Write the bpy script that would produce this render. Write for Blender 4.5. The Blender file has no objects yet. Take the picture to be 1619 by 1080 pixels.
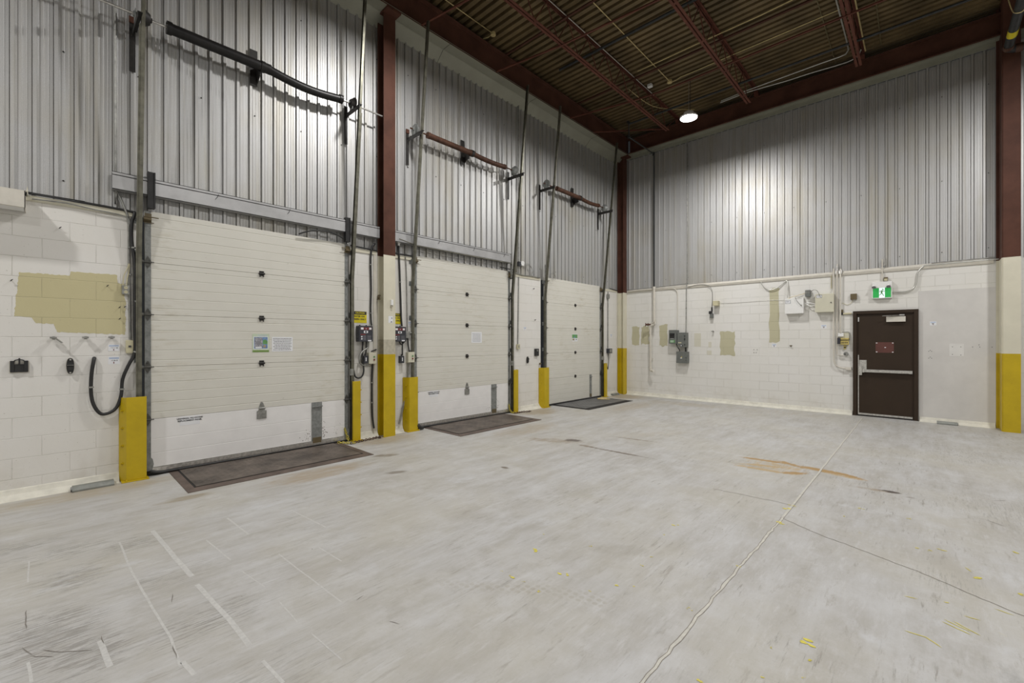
import bpy, math, random
from mathutils import Vector, Matrix
R = math.radians
random.seed(7)
scene = bpy.context.scene
C = scene.collection

# ------------------------------------------------------------------ camera
CAMX, CAMH, YAW = 6.52, 1.56, R(43.27)
cam_d = bpy.data.cameras.new('camera')
cam_d.sensor_fit = 'HORIZONTAL'; cam_d.sensor_width = 36.0
cam_d.lens = 36.0 * 692.7 / 1619.0
cam_d.shift_y = -(540 - 538.3) / 1619.0
cam_d.clip_start = 0.02
cam = bpy.data.objects.new('camera', cam_d); C.objects.link(cam)
cam.location = (CAMX, 0, CAMH); cam.rotation_euler = (R(90), 0, YAW)
scene.camera = cam

# ------------------------------------------------------------------ world, exposure
w = bpy.data.worlds.new('world'); scene.world = w; w.use_nodes = True
w.node_tree.nodes['Background'].inputs[0].default_value = (0.9, 0.95, 1, 1)
w.node_tree.nodes['Background'].inputs[1].default_value = 0.02
vs = scene.view_settings
vs.view_transform = 'Standard'; vs.look = 'None'; vs.gamma = 1.0; vs.use_curve_mapping = False
vs.exposure = 0.0
scene.cycles.max_bounces = 10; scene.cycles.diffuse_bounces = 6
scene.cycles.sample_clamp_indirect = 6.0
LAMP_POWER = 162.0
LAMP_COLOR = (1.0, 0.982, 0.965)
# x, y, z of the lens of each high bay lamp
LAMPS = [(2.99, 9.05, 6.13), (2.1, 3.7, 6.45), (2.3, -2.9, 6.4), (8.6, 8.2, 6.4), (8.3, 2.6, 6.4), (8.6, -3.2, 6.4)]

# ------------------------------------------------------------------ materials
def new_mat(name):
    m = bpy.data.materials.new(name); m.use_nodes = True
    nt = m.node_tree; b = nt.nodes['Principled BSDF']
    return m, nt, b
def N(nt, typ, **kw):
    n = nt.nodes.new(typ)
    for k, v in kw.items():
        if k == 'op': n.operation = v
        else: setattr(n, k, v)
    return n
def S(n, i, v): n.inputs[i].default_value = v
def col(c): return (c[0], c[1], c[2], 1)
def coords(nt, scale=(1, 1, 1), loc=(0, 0, 0)):
    g = N(nt, 'ShaderNodeNewGeometry'); mp = N(nt, 'ShaderNodeMapping')
    nt.links.new(g.outputs['Position'], mp.inputs['Vector'])
    S(mp, 'Scale', scale); S(mp, 'Location', loc)
    return mp.outputs['Vector']
def noise(nt, vec, scale, detail=4, rough=0.6):
    n = N(nt, 'ShaderNodeTexNoise'); S(n, 'Scale', scale); S(n, 'Detail', detail); S(n, 'Roughness', rough)
    nt.links.new(vec, n.inputs['Vector']); return n.outputs['Fac']
def ramp(nt, fac, a, b, c0=(0, 0, 0), c1=(1, 1, 1)):
    r = N(nt, 'ShaderNodeValToRGB'); e = r.color_ramp.elements
    e[0].position = a; e[1].position = b; e[0].color = col(c0); e[1].color = col(c1)
    nt.links.new(fac, r.inputs[0]); return r.outputs[0]
def mix(nt, fac, a, b, mode='MIX'):
    n = N(nt, 'ShaderNodeMix', data_type='RGBA', blend_type=mode)
    for i, v in ((0, fac), (6, a), (7, b)):
        if isinstance(v, (int, float)): n.inputs[i].default_value = v
        elif isinstance(v, tuple): n.inputs[i].default_value = col(v)
        else: nt.links.new(v, n.inputs[i])
    return n.outputs[2]
def mixf(nt, f, a, b):
    return math_n(nt, 'ADD', math_n(nt, 'MULTIPLY', a, 1 - f), math_n(nt, 'MULTIPLY', b, f))
def math_n(nt, op, a, b=0.0):
    n = N(nt, 'ShaderNodeMath', op=op)
    for i, v in ((0, a), (1, b)):
        if isinstance(v, (int, float)): n.inputs[i].default_value = v
        else: nt.links.new(v, n.inputs[i])
    return n.outputs[0]
def bump(nt, b, h, strength=0.3, dist=0.005):
    n = N(nt, 'ShaderNodeBump'); S(n, 'Strength', strength); S(n, 'Distance', dist)
    nt.links.new(h, n.inputs['Height']); nt.links.new(n.outputs[0], b.inputs['Normal'])

def simple(name, c, rough=0.5, metal=0.0, var=0.12, scale=9, chips=None, chip_at=0.30, bumps=0.0, spec=0.5):
    m, nt, b = new_mat(name)
    v = coords(nt)
    f = noise(nt, v, scale, 5)
    dark = tuple(x * (1 - var) for x in c); light = tuple(min(1, x * (1 + var)) for x in c)
    cc = mix(nt, ramp(nt, f, 0.35, 0.65), dark, light)
    if chips:
        f2 = noise(nt, v, 14, 6, 0.75)
        cc = mix(nt, ramp(nt, f2, chip_at - 0.02, chip_at, (1, 1, 1), (0, 0, 0)), cc, chips)
    nt.links.new(cc, b.inputs['Base Color'])
    S(b, 'Roughness', rough); S(b, 'Metallic', metal); S(b, 'Specular IOR Level', spec)
    if bumps: bump(nt, b, noise(nt, v, 60, 3), bumps, 0.003)
    return m

def block_mat(name, c, along, shift, dirt=True, tint=None):
    """painted concrete block: courses 0.2 m, blocks 0.4 m; along = 'x' or 'y'"""
    m, nt, b = new_mat(name)
    g = N(nt, 'ShaderNodeNewGeometry'); sp = N(nt, 'ShaderNodeSeparateXYZ'); nt.links.new(g.outputs['Position'], sp.inputs[0])
    cb = N(nt, 'ShaderNodeCombineXYZ')
    nt.links.new(math_n(nt, 'ADD', sp.outputs['X' if along == 'x' else 'Y'], shift + 40.0), cb.inputs[0])
    nt.links.new(math_n(nt, 'ADD', sp.outputs['Z'], 0.003), cb.inputs[1])
    nz = N(nt, 'ShaderNodeTexNoise'); S(nz, 'Scale', 7.0); S(nz, 'Detail', 2.0); nt.links.new(g.outputs['Position'], nz.inputs['Vector'])
    # lines wander a few millimetres
    va = N(nt, 'ShaderNodeVectorMath', op='MULTIPLY_ADD'); nt.links.new(nz.outputs['Color'], va.inputs[0])
    va.inputs[1].default_value = (0.006, 0.006, 0); nt.links.new(cb.outputs[0], va.inputs[2])
    br = N(nt, 'ShaderNodeTexBrick'); br.offset = 0.5; br.offset_frequency = 2
    nt.links.new(va.outputs[0], br.inputs['Vector'])
    S(br, 'Scale', 1.0); S(br, 'Brick Width', 0.4); S(br, 'Row Height', 0.2); S(br, 'Mortar Size', 0.004); S(br, 'Mortar Smooth', 0.6)
    S(br, 'Color1', (0.46, 0.46, 0.46, 1)); S(br, 'Color2', (0.54, 0.54, 0.54, 1)); S(br, 'Mortar', (0.5, 0.5, 0.5, 1))
    big = noise(nt, g.outputs['Position'], 1.1, 4)
    base = mix(nt, ramp(nt, big, 0.35, 0.7), c, tuple(x * y for x, y in zip(c, (0.95, 0.945, 0.92))))
    base = mix(nt, 0.10, base, br.outputs['Color'], 'OVERLAY')
    gate = noise(nt, g.outputs['Position'], 2.3, 2)
    mort = math_n(nt, 'MULTIPLY', br.outputs['Fac'], ramp(nt, gate, 0.40, 0.62))
    base = mix(nt, math_n(nt, 'MULTIPLY', mort, 0.30), base, (0.30, 0.27, 0.20))
    speck = ramp(nt, noise(nt, g.outputs['Position'], 55, 2, 0.5), 0.27, 0.29, (1, 1, 1), (0, 0, 0))
    base = mix(nt, math_n(nt, 'MULTIPLY', speck, 0.45), base, (0.28, 0.25, 0.2))
    if dirt:      # scuffs and dust near the foot of the wall
        mr = N(nt, 'ShaderNodeMapRange'); nt.links.new(sp.outputs['Z'], mr.inputs[0]); S(mr, 1, 0.0); S(mr, 2, 0.45); S(mr, 3, 1.0); S(mr, 4, 0.0)
        d = math_n(nt, 'MULTIPLY', mr.outputs[0], ramp(nt, noise(nt, g.outputs['Position'], 6, 5), 0.45, 0.75))
        base = mix(nt, math_n(nt, 'MULTIPLY', d, 0.4), base, (0.40, 0.34, 0.25))
    nt.links.new(base, b.inputs['Base Color']); S(b, 'Roughness', 0.55)
    h = math_n(nt, 'SUBTRACT', math_n(nt, 'MULTIPLY', noise(nt, g.outputs['Position'], 45, 3), 0.16), br.outputs['Fac'])
    bump(nt, b, h, 0.55, 0.006)
    return m

def siding_mat(name):
    m, nt, b = new_mat(name)
    v = coords(nt)
    f = noise(nt, v, 220, 2, 0.5)                              # spangle
    vs_ = coords(nt, (9, 9, 0.35)); st = noise(nt, vs_, 1.0, 5)    # streaks down the sheet
    base = mix(nt, ramp(nt, f, 0.35, 0.65), (0.46, 0.46, 0.455), (0.58, 0.58, 0.575))
    base = mix(nt, math_n(nt, 'MULTIPLY', ramp(nt, st, 0.50, 0.72), 0.55), base, (0.40, 0.37, 0.29))
    big = noise(nt, v, 0.9, 3)
    base = mix(nt, math_n(nt, 'MULTIPLY', ramp(nt, big, 0.5, 0.75), 0.35), base, (0.46, 0.42, 0.32))
    nt.links.new(base, b.inputs['Base Color'])
    S(b, 'Metallic', 0.72)
    r = N(nt, 'ShaderNodeMapRange'); nt.links.new(st, r.inputs[0]); S(r, 3, 0.44); S(r, 4, 0.60); nt.links.new(r.outputs[0], b.inputs['Roughness'])
    bump(nt, b, noise(nt, coords(nt, (3, 3, 1)), 1.3, 2), 0.25, 0.02)
    return m

def floor_mat(name):
    m, nt, b = new_mat(name)
    v = coords(nt)
    sy = coords(nt, (2.6, 0.6, 1)); streak = noise(nt, sy, 1.7, 9, 0.72)
    sy2 = coords(nt, (9, 1.6, 1), (3, 1, 0)); streak2 = noise(nt, sy2, 1.7, 8, 0.72)
    big = noise(nt, v, 0.7, 6, 0.62)
    cloud = noise(nt, coords(nt, (1, 1, 1), (4, 9, 2)), 3.2, 8, 0.7)
    base = mix(nt, ramp(nt, streak, 0.38, 0.62), (0.385, 0.370, 0.342), (0.485, 0.483, 0.478))
    base = mix(nt, math_n(nt, 'MULTIPLY', ramp(nt, big, 0.44, 0.62), 0.6), base, (0.45, 0.43, 0.375))
    base = mix(nt, math_n(nt, 'MULTIPLY', ramp(nt, cloud, 0.50, 0.68), 0.5), base, (0.54, 0.54, 0.535))
    base = mix(nt, math_n(nt, 'MULTIPLY', ramp(nt, cloud, 0.30, 0.44, (1, 1, 1), (0, 0, 0)), 0.35), base, (0.36, 0.335, 0.29))
    base = mix(nt, math_n(nt, 'MULTIPLY', ramp(nt, streak2, 0.55, 0.68), 0.5), base, (0.56, 0.56, 0.56))
    base = mix(nt, math_n(nt, 'MULTIPLY', ramp(nt, streak2, 0.33, 0.42, (1, 1, 1), (0, 0, 0)), 0.6), base, (0.30, 0.275, 0.24))
    # worn dark scratches where the top coat is rubbed off, in patches
    rub = noise(nt, coords(nt, (40, 3.2, 1), (1, 2, 0)), 1.0, 6, 0.75)
    gate = ramp(nt, noise(nt, v, 0.9, 4, 0.6), 0.46, 0.60)
    base = mix(nt, math_n(nt, 'MULTIPLY', math_n(nt, 'MULTIPLY', ramp(nt, rub, 0.57, 0.64), gate), 0.75), base, (0.24, 0.225, 0.20))
    wa = N(nt, 'ShaderNodeAttribute'); wa.attribute_name = 'worn'
    rub2 = noise(nt, coords(nt, (75, 5.5, 1), (4, 1, 0)), 1.0, 5, 0.8)
    wk = math_n(nt, 'MULTIPLY', ramp(nt, math_n(nt, 'ADD', rub2, math_n(nt, 'MULTIPLY', wa.outputs['Fac'], 0.10)), 0.56, 0.61), ramp(nt, wa.outputs['Fac'], 0.05, 0.6))
    base = mix(nt, math_n(nt, 'MULTIPLY', wk, 0.7), base, (0.23, 0.22, 0.20))
    fine = noise(nt, v, 40, 4, 0.7)
    base = mix(nt, math_n(nt, 'MULTIPLY', ramp(nt, fine, 0.58, 0.72), 0.28), base, (0.33, 0.31, 0.27))
    spk = ramp(nt, noise(nt, coords(nt, (1, 1, 1), (9, 4, 0)), 24, 3, 0.6), 0.245, 0.26, (1, 1, 1), (0, 0, 0))
    base = mix(nt, math_n(nt, 'MULTIPLY', spk, 0.75), base, (0.15, 0.13, 0.11))
    at = N(nt, 'ShaderNodeAttribute'); at.attribute_name = 'stain'
    st2 = noise(nt, coords(nt, (16, 4, 1), (2, 7, 0)), 1.0, 5, 0.7)
    a = math_n(nt, 'ADD', at.outputs['Alpha'], math_n(nt, 'MULTIPLY', math_n(nt, 'SUBTRACT', mixf(nt, 0.35, st2, cloud), 0.5), 2.0))
    a = math_n(nt, 'MULTIPLY', ramp(nt, a, 0.28, 0.78), ramp(nt, at.outputs['Alpha'], 0.02, 0.3))
    base = mix(nt, math_n(nt, 'MULTIPLY', a, 0.9), base, at.outputs['Color'])
    at2 = N(nt, 'ShaderNodeAttribute'); at2.attribute_name = 'tread'
    ch = N(nt, 'ShaderNodeTexVoronoi'); S(ch, 'Scale', 1.0); S(ch, 'Randomness', 0.15)
    nt.links.new(coords(nt, (22, 22, 1)), ch.inputs['Vector'])
    tr = math_n(nt, 'MULTIPLY', ramp(nt, ch.outputs['Distance'], 0.30, 0.42, (1, 1, 1), (0, 0, 0)), at2.outputs['Fac'])
    base = mix(nt, math_n(nt, 'MULTIPLY', tr, 0.42), base, (0.33, 0.30, 0.24))
    nt.links.new(base, b.inputs['Base Color'])
    rr = N(nt, 'ShaderNodeMapRange'); nt.links.new(streak, rr.inputs[0]); S(rr, 3, 0.62); S(rr, 4, 0.42); nt.links.new(rr.outputs[0], b.inputs['Roughness'])
    S(b, 'Specular IOR Level', 0.35)
    bump(nt, b, fine, 0.08, 0.004)
    return m

M = {}
M['block_x'] = block_mat('painted_block_back', (0.73, 0.72, 0.69), 'x', 0.13)
M['block_y'] = block_mat('painted_block_left', (0.74, 0.725, 0.69), 'y', 0.23)
M['patch_x'] = block_mat('beige_patch_back', (0.50, 0.475, 0.33), 'x', 0.13, False)
M['patch_y'] = block_mat('beige_patch_left', (0.55, 0.50, 0.295), 'y', 0.23, False)
M['siding'] = siding_mat('galvanised_siding')
M['floor'] = floor_mat('worn_concrete')
M['red'] = simple('red_oxide_steel', (0.086, 0.038, 0.026), 0.6, 0, 0.18, 3, spec=0.15)
M['red_dark'] = simple('red_oxide_joist', (0.125, 0.046, 0.031), 0.6, 0, 0.2, 6, spec=0.2)
M['cream'] = simple('cream_paint', (0.64, 0.61, 0.49), 0.5, 0, 0.04, 4, (0.42, 0.36, 0.24), 0.24)
M['taupe'] = simple('taupe_paint', (0.45, 0.42, 0.33), 0.6, 0, 0.12, 20)
M['yellow'] = simple('yellow_paint', (0.51, 0.365, 0.003), 0.42, 0, 0.07, 5, (0.07, 0.05, 0.03), 0.285)
M['door'] = simple('ivory_door_steel', (0.60, 0.585, 0.51), 0.42, 0, 0.03, 3, None, 0, 0.05)
def door_mat(name, c, c2, amt):
    m, nt, b = new_mat(name); v = coords(nt)
    cc = mix(nt, ramp(nt, noise(nt, v, 3, 5), 0.35, 0.65), tuple(x * 0.97 for x in c), c)
    st = noise(nt, coords(nt, (1, 2.2, 13), (3, 5, 1)), 1.6, 6, 0.75); gt = noise(nt, coords(nt, (1, 1, 1), (7, 2.6, 3)), 1.0, 3, 0.6)
    d = math_n(nt, 'MULTIPLY', ramp(nt, st, 0.50, 0.68), ramp(nt, gt, 0.47, 0.68))
    cc = mix(nt, math_n(nt, 'MULTIPLY', d, amt), cc, c2)
    sp = ramp(nt, noise(nt, v, 21, 4, 0.6), 0.25, 0.27, (1, 1, 1), (0, 0, 0)); cc = mix(nt, math_n(nt, 'MULTIPLY', sp, 0.7), cc, (0.25, 0.2, 0.13))
    nt.links.new(cc, b.inputs['Base Color']); S(b, 'Roughness', 0.42); bump(nt, b, noise(nt, v, 60, 3), 0.05, 0.003); return m
M['door'] = door_mat('ivory_door_steel', (0.66, 0.645, 0.58), (0.42, 0.37, 0.25), 0.6)
M['door_white'] = simple('white_door_steel', (0.80, 0.79, 0.775), 0.45, 0, 0.03, 5, (0.35, 0.30, 0.22), 0.225)
M['galv'] = simple('galvanised_steel', (0.30, 0.30, 0.28), 0.42, 0.6, 0.25, 18)
M['galv_dull'] = simple('dull_galvanised', (0.25, 0.26, 0.25), 0.55, 0.35, 0.2, 25)
M['hinge_steel'] = simple('dark_zinc_hinge', (0.11, 0.11, 0.10), 0.45, 0.5, 0.3, 25)
M['track'] = simple('aged_zinc_track', (0.165, 0.16, 0.125), 0.42, 0.7, 0.25, 12)
M['girt'] = simple('zinc_girt', (0.43, 0.43, 0.43), 0.45, 0.55, 0.10, 4)
M['chrome'] = simple('brushed_metal', (0.62, 0.61, 0.58), 0.3, 0.85, 0.2, 30)
M['black'] = simple('black_rubber', (0.018, 0.018, 0.018), 0.5, 0, 0.3, 12)
M['black_steel'] = simple('black_steel', (0.022, 0.020, 0.018), 0.5, 0.2, 0.3, 20)
M['spring_black'] = simple('oiled_spring_steel', (0.014, 0.013, 0.013), 0.42, 0.3, 0.4, 9)
M['spring_rust'] = simple('rusty_spring_steel', (0.085, 0.038, 0.022), 0.6, 0.2, 0.3, 9)
M['pipe_black'] = simple('black_iron_pipe', (0.030, 0.032, 0.033), 0.45, 0.2, 0.3, 12)
M['deck'] = simple('aged_roof_deck', (0.150, 0.108, 0.052), 0.5, 0.2, 0.35, 1.2)
M['soffit'] = simple('olive_grey_flashing', (0.27, 0.27, 0.215), 0.45, 0.1, 0.08, 2)
M['white'] = simple('white_paint', (0.78, 0.78, 0.76), 0.45, 0, 0.03)
M['white_pipe'] = simple('painted_pipe', (0.62, 0.59, 0.52), 0.45, 0, 0.06)
M['paper'] = simple('white_paper', (0.76, 0.77, 0.79), 0.6, 0, 0.02)
M['ink'] = simple('black_ink', (0.03, 0.03, 0.035), 0.6, 0, 0.1)
M['ink_grey'] = simple('grey_print', (0.22, 0.22, 0.24), 0.6, 0, 0.1)
M['ink_blue'] = simple('blue_print', (0.42, 0.50, 0.66), 0.6, 0, 0.1)
M['ink_red'] = simple('red_print', (0.16, 0.025, 0.025), 0.6, 0, 0.1)
M['sign_yellow'] = simple('sign_yellow', (0.72, 0.60, 0.01), 0.4, 0, 0.03)
M['box_grey'] = simple('grey_enclosure', (0.145, 0.155, 0.145), 0.45, 0.1, 0.08)
M['box_dark'] = simple('dark_grey_plastic', (0.035, 0.037, 0.045), 0.45, 0, 0.1)
M['beige_plastic'] = simple('beige_plastic', (0.55, 0.51, 0.34), 0.45, 0, 0.04)
M['ivory_box'] = simple('ivory_enclosure', (0.60, 0.58, 0.46), 0.45, 0, 0.03)
M['brown'] = simple('dark_brown_door_paint', (0.036, 0.023, 0.014), 0.5, 0, 0.08, 3, spec=0.25)
M['brown_patch'] = simple('reddish_brown_patch', (0.105, 0.035, 0.026), 0.5, 0, 0.08)
M['bronze'] = simple('bronze_cover', (0.13, 0.10, 0.05), 0.5, 0.1, 0.1)
M['gold'] = simple('yellowed_plastic', (0.52, 0.42, 0.13), 0.4, 0, 0.1)
M['conduit_y'] = simple('yellowed_conduit', (0.60, 0.49, 0.24), 0.45, 0.2, 0.15)
M['conduit_o'] = simple('olive_conduit', (0.16, 0.13, 0.065), 0.5, 0.2, 0.15)
M['conduit_w'] = simple('silver_conduit', (0.60, 0.60, 0.56), 0.35, 0.6, 0.1)
M['plate'] = simple('rusty_tread_plate', (0.125, 0.103, 0.086), 0.55, 0.25, 0.4, 3.2, None, 0, 0.6)
M['plate_grey'] = simple('grey_tread_plate', (0.15, 0.15, 0.15), 0.5, 0.3, 0.25, 3, None, 0, 0.5)
M['plate_rim'] = simple('rusty_steel_rim', (0.12, 0.088, 0.072), 0.6, 0.2, 0.3, 5)
M['gap'] = simple('dark_gap', (0.015, 0.013, 0.012), 0.8)
M['trap'] = simple('dull_zinc_sheet', (0.24, 0.25, 0.23), 0.5, 0.4, 0.15, 12)
M['chain_y'] = simple('yellow_chain', (0.50, 0.42, 0.06), 0.5, 0, 0.2)
M['chain_r'] = simple('rusty_chain', (0.10, 0.06, 0.045), 0.7, 0.2, 0.3)
M['crack_fill'] = simple('joint_filler', (0.53, 0.515, 0.46), 0.6, 0, 0.1, 20)
M['crack_dark'] = simple('dark_crack', (0.20, 0.175, 0.145), 0.8, 0, 0.2, 20)  # dark line colour of the floor cracks and joint edges
M['mark_yellow'] = simple('yellow_floor_paint', (0.64, 0.56, 0.08), 0.5, 0, 0.15, 30)
M['mark_white'] = simple('faint_white_mark', (0.505, 0.50, 0.48), 0.55, 0, 0.09, 40)
M['scratch'] = simple('dark_scratch', (0.20, 0.18, 0.16), 0.6, 0, 0.2, 30)
M['cove'] = simple('whitewashed_cove', (0.66, 0.64, 0.56), 0.55, 0, 0.10, 8, (0.30, 0.25, 0.17), 0.33)
M['green'] = simple('green_print', (0.12, 0.30, 0.10), 0.5, 0, 0.2)
M['sky_blue'] = simple('blue_photo_print', (0.16, 0.27, 0.46), 0.5, 0, 0.25, 30)
M['photo_grey'] = simple('grey_photo_print', (0.30, 0.30, 0.33), 0.5, 0, 0.5, 45)
M['pale_green'] = simple('pale_green_print', (0.52, 0.60, 0.45), 0.5, 0, 0.06)
M['olive_green'] = simple('olive_green_print', (0.16, 0.26, 0.06), 0.5, 0, 0.1)
M['photo_brown'] = simple('brown_photo_print', (0.34, 0.27, 0.17), 0.5, 0, 0.35, 60)
def emit(name, c, s):
    m, nt, b = new_mat(name); S(b, 'Base Color', col(c)); S(b, 'Emission Color', col(c)); S(b, 'Emission Strength', s); return m
M['lens'] = emit('lit_lamp_lens', (1, 0.98, 0.95), 14.0)
M['exit_green'] = emit('lit_green_panel', (0.02, 0.36, 0.07), 0.28)
M['exit_white'] = emit('lit_white_panel', (0.80, 0.95, 0.95), 0.45)

# ------------------------------------------------------------------ mesh helpers
class MB:
    def __init__(self): self.v = []; self.f = []; self.m = []; self.s = []
    def add(self, vs, fs, m=0, smooth=False):
        o = len(self.v); self.v += [tuple(p) for p in vs]
        for f in fs: self.f.append(tuple(o + i for i in f)); self.m.append(m); self.s.append(smooth)
        return self
    def box(self, x0, x1, y0, y1, z0, z1, m=0):
        x0, x1 = sorted((x0, x1)); y0, y1 = sorted((y0, y1)); z0, z1 = sorted((z0, z1))
        return self.add([(x0, y0, z0), (x1, y0, z0), (x1, y1, z0), (x0, y1, z0), (x0, y0, z1), (x1, y0, z1), (x1, y1, z1), (x0, y1, z1)],
                        [(0, 3, 2, 1), (4, 5, 6, 7), (0, 1, 5, 4), (1, 2, 6, 5), (2, 3, 7, 6), (3, 0, 4, 7)], m)
    def bar(self, p0, p1, w, h, up=(0, 0, 1), m=0):
        """rectangular bar from p0 to p1, w across, h along up"""
        p0 = Vector(p0); p1 = Vector(p1); d = (p1 - p0).normalized(); s = d.cross(Vector(up))
        if s.length < 1e-4: s = d.cross(Vector((0, 1, 0)))
        s.normalize(); u = s.cross(d).normalized(); s *= w / 2; u *= h / 2
        vs = [p + a * s + b * u for p in (p0, p1) for a, b in ((-1, -1), (1, -1), (1, 1), (-1, 1))]
        return self.add(vs, [(3, 2, 1, 0), (4, 5, 6, 7), (0, 1, 5, 4), (1, 2, 6, 5), (2, 3, 7, 6), (3, 0, 4, 7)], m)
    def cyl(self, p0, p1, r, n=14, m=0, r2=None, cap=True):
        p0 = Vector(p0); p1 = Vector(p1); r2 = r if r2 is None else r2
        d = (p1 - p0).normalized(); a = d.cross(Vector((0, 0, 1)))
        if a.length < 1e-3: a = Vector((1, 0, 0))
        a.normalize(); b = d.cross(a)
        c = [(math.cos(2 * math.pi * i / n), math.sin(2 * math.pi * i / n)) for i in range(n)]
        v0 = [p0 + (a * x + b * y) * r for x, y in c]; v1 = [p1 + (a * x + b * y) * r2 for x, y in c]
        self.add(v0 + v1, [(i, (i + 1) % n, n + (i + 1) % n, n + i) for i in range(n)], m, True)
        if cap:
            self.add(v0, [tuple(range(n))[::-1]], m); self.add(v1, [tuple(range(n))], m)
        return self
    def tube(self, pts, r, n=8, m=0, sub=0):
        P = [Vector(p) for p in pts]
        if sub:
            Q = []
            for i in range(len(P) - 1):
                a, b, c, d = P[max(i - 1, 0)], P[i], P[i + 1], P[min(i + 2, len(P) - 1)]
                for k in range(sub):
                    t = k / sub
                    Q.append(0.5 * ((2 * b) + (c - a) * t + (2 * a - 5 * b + 4 * c - d) * t * t + (3 * b - a - 3 * c + d) * t ** 3))
            Q.append(P[-1]); P = Q
        nrm = None; rings = []
        for i, p in enumerate(P):
            d = (P[min(i + 1, len(P) - 1)] - P[max(i - 1, 0)])
            if d.length < 1e-9: d = Vector((0, 0, 1))
            d.normalize()
            if nrm is None:
                nrm = d.cross(Vector((0, 0, 1)))
                if nrm.length < 1e-3: nrm = Vector((1, 0, 0))
            nrm = (nrm - d * nrm.dot(d)).normalized(); bb = d.cross(nrm)
            rr = r(i / max(1, len(P) - 1)) if callable(r) else r
            rings.append([p + (nrm * math.cos(2 * math.pi * k / n) + bb * math.sin(2 * math.pi * k / n)) * rr for k in range(n)])
        vs = [q for ring in rings for q in ring]
        fs = [(i * n + k, i * n + (k + 1) % n, (i + 1) * n + (k + 1) % n, (i + 1) * n + k) for i in range(len(rings) - 1) for k in range(n)]
        self.add(vs, fs, m, True)
        self.add(rings[0], [tuple(range(n))[::-1]], m); self.add(rings[-1], [tuple(range(n))], m)
        return self
    def prism(self, poly, axis, a0, a1, m=0, smooth=False):
        """poly in the two other axes (x: (y,z); y: (x,z); z: (x,y)), from a0 to a1 along axis"""
        def P(q, a): return {'x': (a, q[0], q[1]), 'y': (q[0], a, q[1]), 'z': (q[0], q[1], a)}[axis]
        n = len(poly)
        v0 = [P(q, a0) for q in poly]; v1 = [P(q, a1) for q in poly]
        self.add(v0 + v1, [(i, (i + 1) % n, n + (i + 1) % n, n + i) for i in range(n)], m, smooth)
        self.add(v0, [tuple(range(n))[::-1]], m); self.add(v1, [tuple(range(n))], m)
        return self
    def line(self, pts, wdt, z, m=0, taper=False):
        """flat ribbon on the floor along pts (x, y)"""
        P = [Vector((p[0], p[1])) for p in pts]; vs = []
        for i, p in enumerate(P):
            d = (P[min(i + 1, len(P) - 1)] - P[max(i - 1, 0)]).normalized(); s = Vector((-d.y, d.x))
            ww = wdt * (0.15 if taper and i in (0, len(P) - 1) else 1) / 2
            vs += [(p.x + s.x * ww, p.y + s.y * ww, z), (p.x - s.x * ww, p.y - s.y * ww, z)]
        return self.add(vs, [(2 * i, 2 * i + 1, 2 * i + 3, 2 * i + 2) for i in range(len(P) - 1)], m)
    def build(self, name, mats, parent=None, bevel=0.0, loc=None):
        base = Vector(loc) if loc else Vector((0, 0, 0))
        if parent is not None: base = wloc(parent)
        me = bpy.data.meshes.new(name)
        me.from_pydata([(x - base.x, y - base.y, z - base.z) for x, y, z in self.v], [], self.f)
        for mt in (mats if isinstance(mats, (list, tuple)) else [mats]): me.materials.append(M[mt])
        me.polygons.foreach_set('material_index', self.m); me.polygons.foreach_set('use_smooth', self.s)
        me.update()
        import bmesh
        bm = bmesh.new(); bm.from_mesh(me); bmesh.ops.recalc_face_normals(bm, faces=bm.faces); bm.to_mesh(me); bm.free()
        o = bpy.data.objects.new(name, me); C.objects.link(o)
        if parent is not None: o.parent = parent
        else: o.location = base
        if bevel:
            bv = o.modifiers.new('bevel', 'BEVEL'); bv.width = bevel; bv.segments = 2; bv.limit_method = 'ANGLE'; bv.angle_limit = R(40)
        return o
def wloc(o):
    v = Vector(o.location)
    while o.parent is not None: o = o.parent; v = v + Vector(o.location)
    return v
def tag(o, label, cat, group=None, kind=None):
    o['label'] = label; o['category'] = cat
    if group: o['group'] = group
    if kind: o['kind'] = kind
    return o
def thing(name, loc, label, cat, group=None, kind=None):
    o = bpy.data.objects.new(name, None); C.objects.link(o); o.location = loc; o.empty_display_size = 0.1
    return tag(o, label, cat, group, kind)
def on_left(y, z, x=0.0): return (x, y, z)
def text(body, size, parent, name, mat, loc, axis, align='CENTER', extr=0.0006):
    """flat lettering; axis 'L' faces +x (left wall), 'B' faces -y (back wall)"""
    cu = bpy.data.curves.new(name, 'FONT'); cu.body = body; cu.size = size; cu.align_x = align; cu.align_y = 'CENTER'; cu.extrude = extr; cu.offset = size * 0.028
    cu.materials.append(M[mat]); cu.resolution_u = 3
    tmp = bpy.data.objects.new('lettering', cu); C.objects.link(tmp); bpy.context.view_layer.update()
    me = bpy.data.meshes.new_from_object(tmp.evaluated_get(bpy.context.evaluated_depsgraph_get())); bpy.data.objects.remove(tmp)
    o = bpy.data.objects.new(name, me); C.objects.link(o)
    b = wloc(parent); o.location = Vector(loc) - b
    o.rotation_euler = (R(90), 0, R(90)) if axis == 'L' else (R(90), 0, 0)
    o.parent = parent
    return o

YB = 11.6                      # back wall face; left wall face is x = 0
X1, Y0 = 14.0, -7.0            # far sides of the hall, behind and right of the viewer
ZT = 3.0                       # top of the blockwork

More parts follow.
